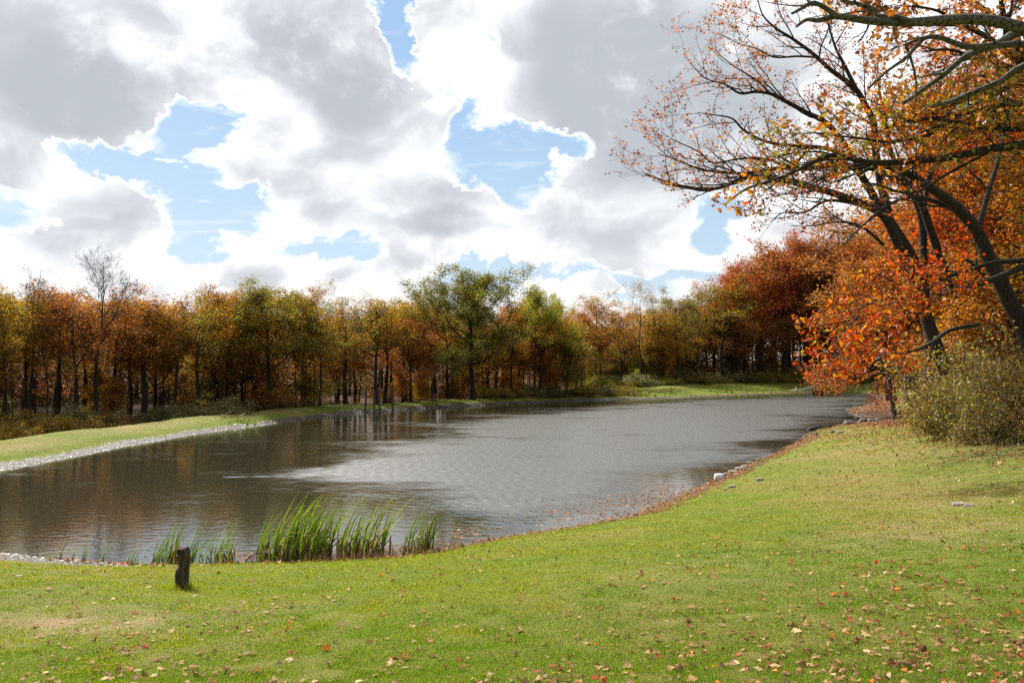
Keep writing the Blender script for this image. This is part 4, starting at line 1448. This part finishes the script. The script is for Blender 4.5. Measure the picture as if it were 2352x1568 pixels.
# dark drain box on the far shore
x, y, _ = at_z(1877, 905, 0)
dk_ = simple_mat('rusty_iron', (.03, .012, .010), (.05, .025, .02), 6, .7, .3)
s_ = y / F * .85
dr = empty('drain_box', (x, y, 0)); tag(dr, 'dark square drain box at the water edge on the far shore', 'drain')
bm = bmesh.new()
for (cx_, cz_, w_, h_, dpt, cy_) in [(-14 * s_, 4.5 * s_, 4 * s_, 13 * s_, .8, 0), (14 * s_, 4.5 * s_, 4 * s_, 13 * s_, .8, 0), (0, 10.3 * s_, 24 * s_ - .01, 1.6 * s_, .8, 0), (0, 4 * s_, 24 * s_ - .01, 10 * s_, .06, .3)]:
    r_ = bmesh.ops.create_cube(bm, size=1)
    for v in r_['verts']:
        v.co.x = v.co.x * w_ + cx_; v.co.y = v.co.y * dpt + cy_; v.co.z = v.co.z * h_ + cz_
me = bpy.data.meshes.new('housing'); bm.to_mesh(me); bm.free(); me.materials.append(dk_)
obj('housing', me, dr)
bm = bmesh.new()
for k in range(7):
    r_ = bmesh.ops.create_cube(bm, size=1)
    for v in r_['verts']:
        v.co.x = v.co.x * .03 + (k - 3) * 3.2 * s_; v.co.y *= .03; v.co.z = v.co.z * 8.5 * s_ + 4.5 * s_
me = bpy.data.meshes.new('grate'); bm.to_mesh(me); bm.free(); me.materials.append(dk_)
obj('grate', me, dr, (0, -.2, 0))

# ------------------------------------------------------------------ stones, white bag, pipe
STONE = simple_mat('stone_grey', (.17, .15, .135), (.30, .275, .245), 9, .85, .6)
STONE_D = simple_mat('stone_dark', (.10, .085, .075), (.25, .21, .18), 5, .85, .6)
WHITE = simple_mat('white_plastic', (.75, .78, .82), (.68, .72, .78), 3, .45, .2)


def rock_mesh(seed, sx, sy, sz, mat, lump=.25, name='stone'):
    bm = bmesh.new()
    bmesh.ops.create_icosphere(bm, subdivisions=3, radius=1)
    r = np.random.default_rng(seed)
    off = r.random(3) * 50
    co = np.array([v.co[:] for v in bm.verts])
    n1 = vnoise(co[:, 0] + off[0] + co[:, 2], co[:, 1] + off[1] - co[:, 2] * .6, 1.1, seed % 7) - .5
    n2 = vnoise(co[:, 0] + off[0] - co[:, 2], co[:, 1] + off[1] + co[:, 2], 3.0, seed % 5) - .5
    for v, a, b in zip(bm.verts, n1, n2):
        s = 1 + lump * 1.6 * a + lump * .5 * b
        c = v.co * s
        c.x = max(min(c.x, .82), -.85); c.z = max(min(c.z, .75), -.7)
        v.co = Vector((c.x * sx, c.y * sy, c.z * sz))
    me = bpy.data.meshes.new(name); bm.to_mesh(me); bm.free(); me.materials.append(mat)
    for p in me.polygons: p.use_smooth = True
    return me


ROCKS = [  # px, py, half width px, half height px, dark?, label
    (1668, 1089, 12, 6, 0, 'pale stone touching the right side of the white bag'),
    (1684, 1083, 13, 5, 0, 'long pale stone in the row right of the white bag'),
    (1700, 1076, 15, 6, 0, 'largest pale stone in the row right of the white bag'),
    (1714, 1070, 12, 5, 0, 'pale stone near the right end of the shore row'),
    (1722, 1062, 10, 4.5, 1, 'brown stone at the right end of the shore row'),
    (1744, 1055, 10, 5, 1, 'dark stone alone right of the shore row'),
    (1757, 1050, 7, 4, 0, 'small pale stone at the water right of the dark stone'),
    (1745, 1101, 11, 6, 0, 'rounded pale stone lying in the grass above the shore row'),
    (1682, 1117, 10, 5, 0, 'pale stone lying in the grass below the shore row'),
    (1666, 1124, 6, 3, 0, 'small pale stone in the grass left of the lower pale stone'),
    (1848, 1003, 6, 3.5, 0, 'small white stone at the water edge halfway along the right shore'),
    (1872, 996, 7, 4.5, 1, 'brown stone at the water edge near the black pipe'),
    (1930, 992, 10, 4, 0, 'flat pale stone on the bank right of the black pipe'),
    (1912, 991, 6, 4, 1, 'small brown stone on the bank under the black pipe'),
    (1950, 971, 14, 8, 1, 'large brown boulder at the water edge on the right shore'),
    (1982, 966, 12, 6, 1, 'second brown boulder beside the large boulder'),
    (2002, 964, 9, 4, 0, 'pale stone right of the two brown boulders'),
    (2018, 962, 7, 3, 0, 'small pale stone at the end of the boulder row'),
    (2204, 1157, 16, 5, 0, 'flat grey stone sunk in the lawn at right'),
    (42, 1323, 9, 3, 0, 'small white flat stone on the lawn at the left edge'),
    (2352 * .947, 1160, 14, 3, 1, 'flat brown stone sunk in the lawn right of the flat grey stone'),
]
for i, (px, py, hw, hh, dk1, lab) in enumerate(ROCKS):
    gx_, gy_, gz_ = on_ground(px, py + hh * .6)
    s = math.hypot(gx_, gy_) / F * .85
    o = obj('stone', rock_mesh(200 + i, hw * s * 1.15, hw * s * .8, max(hh, 3) * s * 1.5, STONE_D if dk1 else STONE), None, (gx_, gy_, gz_ + .2 * hh * s))
    o.rotation_euler = (0, 0, random.Random(i).uniform(-.5, .5))
    tag(o, lab, 'stone')
# white bag
gx_, gy_, gz_ = on_ground(1651, 1102)
bag = obj('white_bag', rock_mesh(333, 12 * gy_ / F, 9 * gy_ / F, 10.5 * gy_ / F, WHITE, .45, 'white_bag'), None, (gx_, gy_, gz_ + 6 * gy_ / F))
tag(bag, 'crumpled white plastic bag lying at the water edge at right', 'bag')
# black pipe
gx_, gy_, gz_ = on_ground(1882, 987)
w = Wood(np.random.default_rng(2))
w.tube(np.array([(-1.1, -.3, -.2), (-.6, -.1, .02), (0, 0, .12), (.7, .15, .05), (1.3, .3, -.2)]), [.16, .17, .18, .17, .15], 10)
pp = obj('black_pipe', w.wood_mesh('black_pipe', simple_mat('black_rubber', (.01, .01, .012), (.02, .018, .018), 4, .6, .2)), None, (gx_, gy_, gz_))
tag(pp, 'black arched drain pipe lying at the water edge on the right shore', 'pipe')
# stick at the near shore
w = Wood(np.random.default_rng(5))
a0 = np.array(at_z(562, 1293, .1)); a1 = np.array(at_z(572, 1278, .22)); a2 = np.array(at_z(588, 1270, .3)); a3 = np.array(at_z(620, 1268, .3))
org = a0.copy()
w.tube(np.array([a0, a1, a2, a3]) - org, [.014, .016, .013, .008], 6)
sk = obj('curved_branch', w.wood_mesh('curved_branch', BARK_GREY), None, tuple(org))
tag(sk, 'thin curved bare branch lying on the mud left of the cattails', 'branch')

# pale path behind the far grass
def path_strip():
    pts = [at_z(1815, 888, 1.0)[:2], at_z(1840, 886, 1.1)[:2], at_z(1885, 883, 1.1)[:2], at_z(1930, 882, 1.1)[:2]]
    V = []; Fs = []
    n = 24
    for i in range(n + 1):
        t = i / n * (len(pts) - 1); k = min(int(t), len(pts) - 2); f = t - k
        x = pts[k][0] * (1 - f) + pts[k + 1][0] * f; y = pts[k][1] * (1 - f) + pts[k + 1][1] * f
        for s in (-1.0, 1.6):
            V.append((x, y + s, ground_z(x, y + s) + .06))
        if i:
            a = 2 * i
            Fs.append((a - 2, a, a + 1, a - 1))
    me = bpy.data.meshes.new('path'); me.from_pydata(V, [], Fs)
    me.materials.append(simple_mat('pale_gravel', (.30, .30, .30), (.4, .4, .4), 2, .8, .2))
    tag(obj('path', me), kind='structure')


path_strip()

# ------------------------------------------------------------------ cattails
CAT = leaf_mat('cattail_green', (.08, .15, .022), (.14, .19, .03), (.30, .20, .07), trans=.4, gloss=.03, rough=.3)
CATDRY = simple_mat('cattail_dry', (.10, .05, .03), (.26, .16, .09), 10, .8, .2)


def cattail_mesh(seed, H, nb, wind, dry):
    r = np.random.default_rng(seed)
    V = []; Fc = []; rn = []; cl = []; mi = []
    nv = 0
    for b in range(nb):
        h = H * r.uniform(.6, 1.15)
        az = r.random() * 6.28
        x0, y0 = r.normal(size=2) * .03
        lean = r.uniform(.02, .16)
        wd = r.uniform(.009, .016)
        ox = np.array([math.cos(az), math.sin(az)]) * lean
        bend = r.uniform(.6, 1.7) * wind
        tw = az + 1.57 + r.uniform(-.6, .6)
        n = 9
        kink = r.random() < .22
        for i in range(n + 1):
            t = i / n
            z = h * t * (1 - .10 * bend * t)
            x = x0 + ox[0] * h * t + bend * h * .30 * t ** 2.2
            y = y0 + ox[1] * h * t
            if kink and t > .65:
                z -= (t - .65) * h * .9; x += (t - .65) * h * .5
            ww = wd * (1 - t ** 2.2) * (.75 + .25 * min(1, t * 4)) + .0012
            a2 = tw + t * 1.2
            V.append((x - math.cos(a2) * ww, y - math.sin(a2) * ww, z - .04))
            V.append((x + math.cos(a2) * ww, y + math.sin(a2) * ww, z - .04))
            if i:
                a = nv + 2 * i
                Fc.append((a - 2, a - 1, a + 1, a))
        rv = r.random(); rn += [rv] * (2 * (n + 1)); cl += [r.random()] * (2 * (n + 1))
        nv += 2 * (n + 1)
    green = np_mesh('cattail_leaves', V, 4, len(Fc), Fc, dict(rnd=rn, clump=cl), True, [CAT])
    w = Wood(r)
    for k in range(3):
        x0, y0 = r.normal(size=2) * .06
        hh = r.uniform(.12, .34)
        w.tube(np.array([(x0, y0, -.1), (x0 + r.normal() * .02, y0, hh * .5), (x0 + r.normal() * .05, y0 + r.normal() * .03, hh)]), [.012, .011, .008], 5)
    return green, w.wood_mesh('cattail_base', CATDRY)


CATS = [cattail_mesh(400 + i, 1.0, 5, 1.0, .2) for i in range(7)]


def put_cattail(px, py, H, label, group):
    gx_, gy_, _ = at_z(px, py, .02)
    zz = max(ground_z(gx_, gy_), -.12)
    g, b = CATS[int(rng.integers(len(CATS)))]
    s = H
    root = empty('cattail', (gx_, gy_, zz), float(rng.uniform(-.5, .5)), (1.0 * max(s, .6), 1.0 * max(s, .6), s))
    tag(root, label, 'cattail', group)
    obj('leaves', g, root)
    obj('dry_base', b, root)


r4 = np.random.default_rng(12)


def stand(x0, x1, y0, y1, n, h0, h1, label, group):
    for k in range(n):
        f = r4.random()
        px = x0 + (x1 - x0) * (k + r4.random()) / n
        py = r4.uniform(y0, y1)
        put_cattail(px, py, float(h0 + (h1 - h0) * ((px - x0) / (x1 - x0 + 1e-6)) + r4.normal() * .16), label, group)


stand(592, 758, 1268, 1296, 36, 1.2, 1.65, 'green cattail plant in the widest dense stand on the near shore', 'cattails in the widest stand')
stand(770, 880, 1262, 1292, 15, 1.5, 1.6, 'green cattail plant in the tall stand right of the widest stand', 'cattails right of the widest stand')
stand(922, 948, 1255, 1275, 4, 1.1, 1.3, 'tall cattail in the pair at the right end of the reeds', 'cattails at the right end of the reeds')
stand(952, 990, 1262, 1275, 5, 1.15, 1.3, 'tall cattail of the loose group farthest right in the reeds', 'loose cattails right of the pair')
stand(980, 1000, 1256, 1266, 2, .5, .8, 'short yellow green cattail farthest right on the near shore', 'short cattails farthest right')
stand(478, 535, 1280, 1298, 8, .85, 1.2, 'cattail plant between the timber post and the widest stand', 'cattails between post and widest stand')
stand(462, 470, 1285, 1295, 1, 1.2, 1.2, 'single slim cattail just right of the timber post', 'single cattail right of the post')
stand(350, 408, 1284, 1300, 11, .65, 1.1, 'cattail plant in the stand behind the timber post', 'cattails behind the timber post')
stand(418, 446, 1284, 1298, 4, .7, .9, 'cattail plant just right behind the timber post', 'cattails just right behind the post')
stand(282, 325, 1295, 1304, 4, .4, .7, 'short cattail sprout on the mud left of the timber post', 'short cattails on the mud left of the post')
stand(110, 240, 1283, 1298, 5, .3, .55, 'low cattail sprout on the mud at far left', 'low cattails on the mud at far left')
# reeds on the far shores
for (x0, x1, y0, y1, n, h, lab, grp) in [
    (500, 600, 975, 982, 8, 1.1, 'reed clump at the foot of the left bank', 'reeds at the foot of the left bank'),
    (1440, 1560, 910, 914, 10, 2.0, 'reed clump on the far shore below the scrub', 'reeds on the far shore below the scrub'),
    (1620, 1840, 904, 909, 12, 2.2, 'reed clump along the far grassy strip', 'reeds along the far grassy strip'),
    (1940, 2015, 899, 904, 9, 2.8, 'reed clump at the far right end of the pond', 'reeds at the far right end of the pond')]:
    for k in range(n):
        px = x0 + (x1 - x0) * (k + r4.random()) / n
        gx_, gy_, _ = at_z(px, r4.uniform(y0, y1), .02)
        zz = max(ground_z(gx_, gy_), -.15)
        g, b = CATS[int(rng.integers(len(CATS)))]
        root = empty('reed_clump', (gx_, gy_, zz), float(rng.uniform(0, 6)), (h * 1.8, h * 1.8, h * .7 * float(r4.uniform(.7, 1.2))))
        tag(root, lab, 'reeds', grp)
        obj('leaves', g, root)

# ------------------------------------------------------------------ grass
GRASS = leaf_mat('grass_blade', (.105, .185, .016), (.195, .23, .024), (.28, .26, .06), trans=.5, gloss=.06, rough=.25)
GRASSL = leaf_mat('grass_long', (.18, .22, .04), (.28, .24, .07), (.40, .30, .13), trans=.45, gloss=.06)


def blades(n, x, y, z, h, wd, r, lean=.5):
    az = r.random(n) * 6.2832; la = r.random(n) * lean + .1
    dx = np.cos(az) * la * h + .12 * h; dy = np.sin(az) * la * h
    ta = r.random(n) * 6.2832
    sx = np.cos(ta) * wd * .5; sy = np.sin(ta) * wd * .5
    V = np.empty((n, 3, 3), np.float32)
    V[:, 0] = np.stack([x - sx, y - sy, z - .01], -1)
    V[:, 1] = np.stack([x + sx, y + sy, z - .01], -1)
    V[:, 2] = np.stack([x + dx, y + dy, z + h], -1)
    return V


def build_grass():
    r = np.random.default_rng(21)
    N = 1480000
    d = 1 / r.uniform(1 / 48.0, 1 / 4.3, N)
    s = r.uniform(-1.05, 1.05, N)
    x = d * s; y = d * 1.0
    z, sd = samp(x, y)
    wm = woods_mask(x, y, sd)
    dryv = np.zeros(N)
    for (px, py, rr_, a) in DRY:
        gx_, gy_, _ = at_z(px, py, 1.2) if py > 1350 else at_z(px, py, 1.4)
        dryv = np.maximum(dryv, a * np.exp(-((x - gx_) ** 2 + ((y - gy_) * 1.3) ** 2) / rr_ ** 2) * (.4 + 1.1 * vnoise(x, y, 1.8, 14)))
    edge = np.where((x > 2) & (y > 22), .6, .45)
    edge = np.where((x < -6.5) & (y < 22), .5 + 1.1 * sst(-x, 6.5, 9.5), edge)
    keep = (sd > edge + .5 * vnoise(x, y, 1.2, 12) - .2) & (r.random(N) > wm * 1.5) & (r.random(N) > dryv * .95) & (y < 60)
    x, y, z, d, sd = x[keep], y[keep], z[keep], d[keep], sd[keep]
    n = len(x)
    tq = r.normal(size=(420, 2)) * .12 + np.array([bx, by]); tz, tsd = samp(tq[:, 0], tq[:, 1])
    x = np.concatenate([x, tq[:, 0]]); y = np.concatenate([y, tq[:, 1]]); z = np.concatenate([z, tz]); d = np.concatenate([d, tq[:, 1]]); sd = np.concatenate([sd, tsd]); n = len(x)
    patch = vnoise(x, y, .22, 15) * .6 + vnoise(x, y, 1.0, 16) * .4
    tuft = .6 * vnoise(x, y, 4.5, 17) + .4 * vnoise(x, y, 1.6, 18)
    h = (.014 + .030 * r.random(n) * (.25 + 1.3 * tuft ** 1.5)) * (1 + .4 * (patch - .5))
    h *= 1 + 1.0 * (1 - sst(sd, .6, 2.2))
    h[-420:] = r.uniform(.05, .16, 420)
    wd = np.maximum(.0055, d * .00075)
    V = blades(n, x, y, z, h, wd, r, .9)
    cl = np.clip((patch - .5) * 1.8 + .5 + (tuft - .5) * .7, 0, 1)
    rn = np.repeat(r.random(n), 3)
    me = np_mesh('grass', V.reshape(-1, 3), 3, n, None, dict(rnd=rn, clump=np.repeat(cl, 3)), False, [GRASS])
    o = obj('grass', me)
    tag(o, 'short green lawn grass sloping down to the pond', 'grass', kind='stuff')
    # longer weeds along the near shore
    M = 26000
    k = r.integers(0, NSH, M)
    a = OUT[k, :2]; b = OUT[(k + 1) % NSH, :2]
    t = r.random((M, 1)); q = a * (1 - t) + b * t + r.normal(size=(M, 2)) * .4
    zz, sdd = samp(q[:, 0], q[:, 1])
    ok = (sdd > .25) & (sdd < 1.5) & (q[:, 1] < 60) & (q[:, 0] > -14) & (vnoise(q[:, 0], q[:, 1], .9, 19) > .42)
    q = q[ok]; zz = zz[ok]; m = len(q)
    hh = r.uniform(.08, .24, m)
    V = blades(m, q[:, 0], q[:, 1], zz, hh, np.maximum(.006, q[:, 1] * .0006), r, .7)
    me = np_mesh('shore_weeds', V.reshape(-1, 3), 3, m, None, dict(rnd=np.repeat(r.random(m), 3), clump=np.repeat(vnoise(q[:, 0], q[:, 1], .8, 20), 3)), False, [GRASSL])
    tag(obj('shore_weeds', me), 'ragged yellowish weeds along the near water edge', 'weeds', kind='stuff')


build_grass()

# ------------------------------------------------------------------ fallen leaves
FL = [leaf_mat('fallen_tan', (.30, .18, .085), (.25, .14, .06), (.42, .28, .16), trans=.25, gloss=.01),
      leaf_mat('fallen_brown', (.17, .085, .035), (.22, .115, .05), (.27, .15, .07), trans=.25, gloss=.01),
      leaf_mat('fallen_orange', (.60, .17, .02), (.50, .12, .03), (.6, .25, .05), trans=.3, gloss=.01),
      leaf_mat('fallen_red', (.25, .045, .03), (.32, .06, .03), (.3, .07, .04), trans=.3, gloss=.01)]


def curl_leaf(seed, n=14):
    """lobed oak leaf, curled, as one small grid mesh"""
    r = np.random.default_rng(seed)
    xs = np.linspace(0, 1, n)
    wv = (.10 + .24 * np.sin(np.pi * xs) ** .7) * (1 + .55 * np.sin(xs * 6.28 * 3.2 + r.random() * 2)) * (xs < .97) + .012
    wv[0] = .012; wv[1] *= .4
    V = []
    cu = r.uniform(.3, 1.7); cv = r.uniform(-1.5, 1.8)
    for x, w_ in zip(xs, wv):
        for s in (-1, -.5, 0, .5, 1):
            yy = s * w_
            ang = (x - .5) * cu
            z = .10 * (1 - math.cos(ang)) * 3 - yy * yy * cv * 1.6 + .02 * r.normal()
            V.append((x - .5, yy * math.cos(abs(yy) * cv), z))
    V = np.array(V)
    V[:, 2] -= V[:, 2].min()
    Fc = []
    for i in range(n - 1):
        for j in range(4):
            a = i * 5 + j
            Fc.append((a, a + 1, a + 6, a + 5))
    return V, np.array(Fc)


LV = [curl_leaf(500 + i) for i in range(8)]
LMESH = []
for i, (V, Fc) in enumerate(LV):
    r = np.random.default_rng(i)
    LMESH.append(np_mesh('fallen_leaf', V, 4, len(Fc), Fc, dict(rnd=np.full(len(V), r.random()), clump=np.full(len(V), r.random())), True, [FL[0]]))


def leaf_density(x, y, sd):
    base = .35 + .5 * vnoise(x, y, .45, 41) + 1.1 * sst(vnoise(x, y, .9, 42), .66, .85)
    right = sst(x / np.maximum(y, 1), .05, .55)
    base = base * (.55 + 1.1 * right)
    base += 2.6 * sst(x - .36 * y, 0, 3.5) * sst(y, 16, 24) * (.5 + vnoise(x, y, .8, 43))
    return base


def build_leaves():
    r = np.random.default_rng(31)
    # individuals: the ones that show largest
    got = 0
    colr = ['curled tan', 'crisp brown', 'bright orange', 'dark red']
    pr = [.50, .37, .04, .09]
    cand = []
    while len(cand) < 300:
        d = 1 / r.uniform(1 / 13.0, 1 / 6.2)
        s = r.uniform(-.63, .63)
        x, y = d * s, d
        z, sd = samp(x, y)
        if r.random() * 2.0 > leaf_density(np.array([x]), np.array([y]), sd)[0]: continue
        cand.append((x, y, float(z)))
    for (x, y, z) in cand:
        k = int(r.choice(4, p=pr))
        o = bpy.data.objects.new('fallen_leaf', LMESH[int(r.integers(len(LMESH)))])
        L = r.uniform(.055, .105)
        o.scale = (L, L * r.uniform(.8, 1.1), L * r.uniform(.8, 1.3))
        o.location = (x, y, z + .014)
        o.rotation_euler = (r.normal() * .2 + (math.pi if r.random() < .35 else 0), r.normal() * .2, r.random() * 6.28)
        C.objects.link(o)
        o.material_slots[0].link = 'OBJECT'; o.material_slots[0].material = FL[k]
        side = 'left' if x < -1.2 else 'right' if x > 1.2 else 'middle'
        tag(o, f'{colr[k]} oak leaf fallen on the {side} of the near lawn', 'leaf', f'{colr[k]} oak leaves on the {side} of the near lawn')

    # the countless rest
    def scatter(name, x, y, z, L, mats_w, label, seed, lift=.012, flat=False):
        rr = np.random.default_rng(seed)
        n = len(x)
        vidx = rr.integers(0, len(LV), n)
        allV = []; allF = []; rn = []; cl = []; mi = []
        off = 0
        # light version of the leaf: every 2nd ring, 3 across
        for v in range(len(LV)):
            sel = np.where(vidx == v)[0]
            if not len(sel): continue
            V = LV[v][0].reshape(14, 5, 3)[[0, 3, 5, 8, 10, 13]][:, [0, 2, 4]].reshape(-1, 3)
            if flat: V = V * np.array([1, 1, .25])
            m = len(sel)
            a = rr.random(m) * 6.28; tx = rr.normal(size=m) * (.08 if flat else .22); ty_ = rr.normal(size=m) * (.08 if flat else .22)
            flip = np.where(rr.random(m) < .35, -1, 1)
            ca, sa = np.cos(a), np.sin(a)
            P_ = np.repeat(V[None], m, 0) * L[sel][:, None, None]
            P_[:, :, 2] *= flip[:, None]
            P_[:, :, 2] += P_[:, :, 0] * tx[:, None] + P_[:, :, 1] * ty_[:, None]
            X = P_[:, :, 0] * ca[:, None] - P_[:, :, 1] * sa[:, None] + x[sel][:, None]
            Y = P_[:, :, 0] * sa[:, None] + P_[:, :, 1] * ca[:, None] + y[sel][:, None]
            Z = P_[:, :, 2] + (z[sel] + lift)[:, None]
            allV.append(np.stack([X, Y, Z], -1).reshape(-1, 3))
            base = np.array([(i * 3 + j, i * 3 + j + 1, i * 3 + j + 4, i * 3 + j + 3) for i in range(5) for j in range(2)])
            Fm = base[None] + (np.arange(m) * 18)[:, None, None] + off
            allF.append(Fm.reshape(-1, 4)); off += m * 18
            rn.append(np.repeat(rr.random(m), 18)); cl.append(np.repeat(rr.random(m), 18))
            mi.append(np.repeat(rr.choice(4, m, p=mats_w), 10))
        Vv = np.concatenate(allV); Ff = np.concatenate(allF)
        me = np_mesh(name, Vv, 4, len(Ff), Ff, dict(rnd=np.concatenate(rn), clump=np.concatenate(cl)), False, FL)
        me.polygons.foreach_set('material_index', np.concatenate(mi).astype(np.int32))
        me.update()
        tag(obj(name, me), label, 'leaves', kind='stuff')

    N = 60000
    d = 1 / r.uniform(1 / 46.0, 1 / 5.0, N)
    s = r.uniform(-.8, .8, N)
    x, y = d * s, d
    z, sd = samp(x, y)
    dens = leaf_density(x, y, sd)
    ok = (r.random(N) * 4.2 < dens * (.55 + .45 * (d > 13))) & (sd > .3)
    x, y, z = x[ok], y[ok], z[ok]
    L = r.uniform(.03, .08, len(x)) * np.where(y > 24, 1.2, 1)
    scatter('leaf_scatter', x, y, z, L, [.50, .37, .04, .09], 'countless small fallen leaves scattered over the lawn', 1)
    # litter along the right shore and below the thicket
    M = 26000
    k = r.integers(0, NSH, M); a = OUT[k, :2]; b = OUT[(k + 1) % NSH, :2]; t = r.random((M, 1))
    q = a * (1 - t) + b * t + r.normal(size=(M, 2)) * .55
    zz, sdd = samp(q[:, 0], q[:, 1])
    ok = (sdd > -.15) & (sdd < .3 + 1.1 * vnoise(q[:, 0], q[:, 1], .7, 71)) & (q[:, 1] < 62) & (q[:, 0] > -3.5)
    ok |= (sdd > -.1) & (sdd < .6) & (q[:, 1] < 25) & (q[:, 0] > -10)
    q = q[ok]; zz = zz[ok]
    sq = np.stack([r.uniform(30, 52, 9000), r.uniform(68, 116, 9000)], -1)
    sz2, ssd = samp(sq[:, 0], sq[:, 1]); so = (ssd > -.1) & (ssd < 5) & (vnoise(sq[:, 0], sq[:, 1], .6, 72) > .35)
    q = np.vstack([q, sq[so]]); zz = np.concatenate([zz, sz2[so]])
    L = r.uniform(.06, .13, len(q)) * np.where(q[:, 1] > 65, 1.8, 1)
    scatter('shore_leaf_litter', q[:, 0], q[:, 1], np.maximum(zz, 0.0), L, [.48, .42, .04, .06], 'rusty band of leaf litter along the near and right water edge', 2, .02)
    # floating leaves
    M = 1500
    P_ = []
    for (px, py, sx, sy, n) in [(1400, 1180, 120, 18, 700), (1500, 1150, 60, 16, 500), (1080, 1225, 60, 10, 160), (720, 1190, 50, 14, 60), (900, 1262, 80, 8, 250), (1560, 1128, 40, 10, 250), (560, 1275, 120, 8, 160)]:
        px_ = px + r.normal(size=n) * sx; py_ = py + r.normal(size=n) * sy
        for a_, b_ in zip(px_, py_):
            P_.append(at_z(a_, b_, 0)[:2])
    P_ = np.array(P_)
    _, sdd = samp(P_[:, 0], P_[:, 1])
    P_ = P_[sdd < -.05]
    scatter('floating_leaves', P_[:, 0], P_[:, 1], np.zeros(len(P_)), r.uniform(.05, .11, len(P_)), [.6, .34, .02, .04], 'fallen leaves floating on the water near the right shore', 3, .004, True)
    # leaf carpet under the thicket
    M = 30000
    yy = r.uniform(22, 60, M); xx = r.uniform(8, 34, M)
    zz, sdd = samp(xx, yy)
    wm = woods_mask(xx, yy, sdd)
    fr = sst(xx - (9.5 + .16 * yy), -3.5, 3.0)
    ok = (wm > .12) | (r.random(M) < .05 + .6 * fr ** 2 * (.3 + vnoise(xx, yy, .9, 45)))
    ok &= sdd > 1
    xx, yy, zz = xx[ok], yy[ok], zz[ok]
    scatter('leaf_carpet', xx, yy, zz, r.uniform(.08, .15, len(xx)), [.5, .4, .03, .07], 'thick carpet of brown leaves below the right hand thicket', 4, .03)


build_leaves()

# ------------------------------------------------------------------ loose gravel on the banks, dead reed stalks
def scatter_stones():
    r = np.random.default_rng(61)
    M = 26000
    k = r.integers(0, NSH, M); a = OUT[k, :2]; b = OUT[(k + 1) % NSH, :2]; t = r.random((M, 1))
    q = a * (1 - t) + b * t + r.normal(size=(M, 2)) * .45
    zz, sdd = samp(q[:, 0], q[:, 1])
    left = (q[:, 0] < -17) & (sdd < .75)
    near = (q[:, 1] < 21) & (q[:, 0] < -5) & (sdd < .9)
    far = (q[:, 1] > 60) & (sdd < .8) & (r.random(M) < .6)
    rgt = (q[:, 0] > 2) & (q[:, 1] > 24) & (q[:, 1] < 60) & (sdd < .9) & (r.random(M) < .25)
    ok = (sdd > -.25) & (left | near | far | rgt) & (vnoise(q[:, 0], q[:, 1], .8, 73) > .25)
    q = q[ok]; zz = zz[ok]; n = len(q)
    T = np.array([(1, 0, 0), (.5, .8, .1), (-.5, .75, 0), (-1, .05, 0), (-.45, -.8, .05), (.5, -.75, 0), (.1, .05, .62)])
    ang = r.random(n) * 6.28; sc = .018 + .06 * r.random(n) ** 3
    sc *= np.where(q[:, 1] > 60, 1.8, 1.0)
    P_ = T[None] * (1 + r.normal(size=(n, 7, 1)) * .14) * sc[:, None, None] * np.array([1, .75, .9])
    ca, sa = np.cos(ang)[:, None], np.sin(ang)[:, None]
    X = P_[:, :, 0] * ca - P_[:, :, 1] * sa + q[:, 0][:, None]
    Y = P_[:, :, 0] * sa + P_[:, :, 1] * ca + q[:, 1][:, None]
    Z = P_[:, :, 2] + zz[:, None]
    tri = np.array([(i, (i + 1) % 6, 6) for i in range(6)])
    Ff = (tri[None] + (np.arange(n) * 7)[:, None, None]).reshape(-1, 3)
    m, t_, out = new_mat('gravel_stone')
    rn = t_.attr('rnd')
    bs = t_.node('ShaderNodeBsdfPrincipled'); bs.inputs['Roughness'].default_value = .6
    t_.l.new(t_.mix(rn, (.035, .028, .023), (.13, .112, .098)), bs.inputs['Base Color']); t_.l.new(bs.outputs[0], out.inputs[0])
    me = np_mesh('gravel', np.stack([X, Y, Z], -1).reshape(-1, 3), 3, len(Ff), Ff, dict(rnd=np.repeat(r.random(n) ** 1.6, 7)), False, [m])
    tag(obj('gravel', me), 'loose grey pebbles and stones along the water edge', 'gravel', kind='stuff')
    # dead stalks between the cattails
    m = 2600
    px = r.uniform(560, 1060, m); py = r.uniform(1262, 1304, m) - np.clip((px - 860) * .16, 0, 40)
    P2 = np.array([at_z(a_, b_, .02)[:2] for a_, b_ in zip(px, py)])
    zz, sdd = samp(P2[:, 0], P2[:, 1])
    ok = (sdd > -.75) & (sdd < .7) & (vnoise(P2[:, 0], P2[:, 1], 1.6, 74) > .3)
    P2 = P2[ok]; zz = np.maximum(zz[ok], -.05); m = len(P2)
    V = blades(m, P2[:, 0], P2[:, 1], zz, r.uniform(.05, .30, m) * (.5 + r.random(m)), np.full(m, .010), r, 1.3)
    me = np_mesh('dead_stalks', V.reshape(-1, 3), 3, m, None, dict(rnd=np.repeat(r.random(m), 3), clump=np.repeat(r.random(m), 3)), False, [PAL['litter']])
    tag(obj('dead_stalks', me), 'short broken brown reed stalks at the foot of the cattails', 'dead reeds', kind='stuff')


scatter_stones()
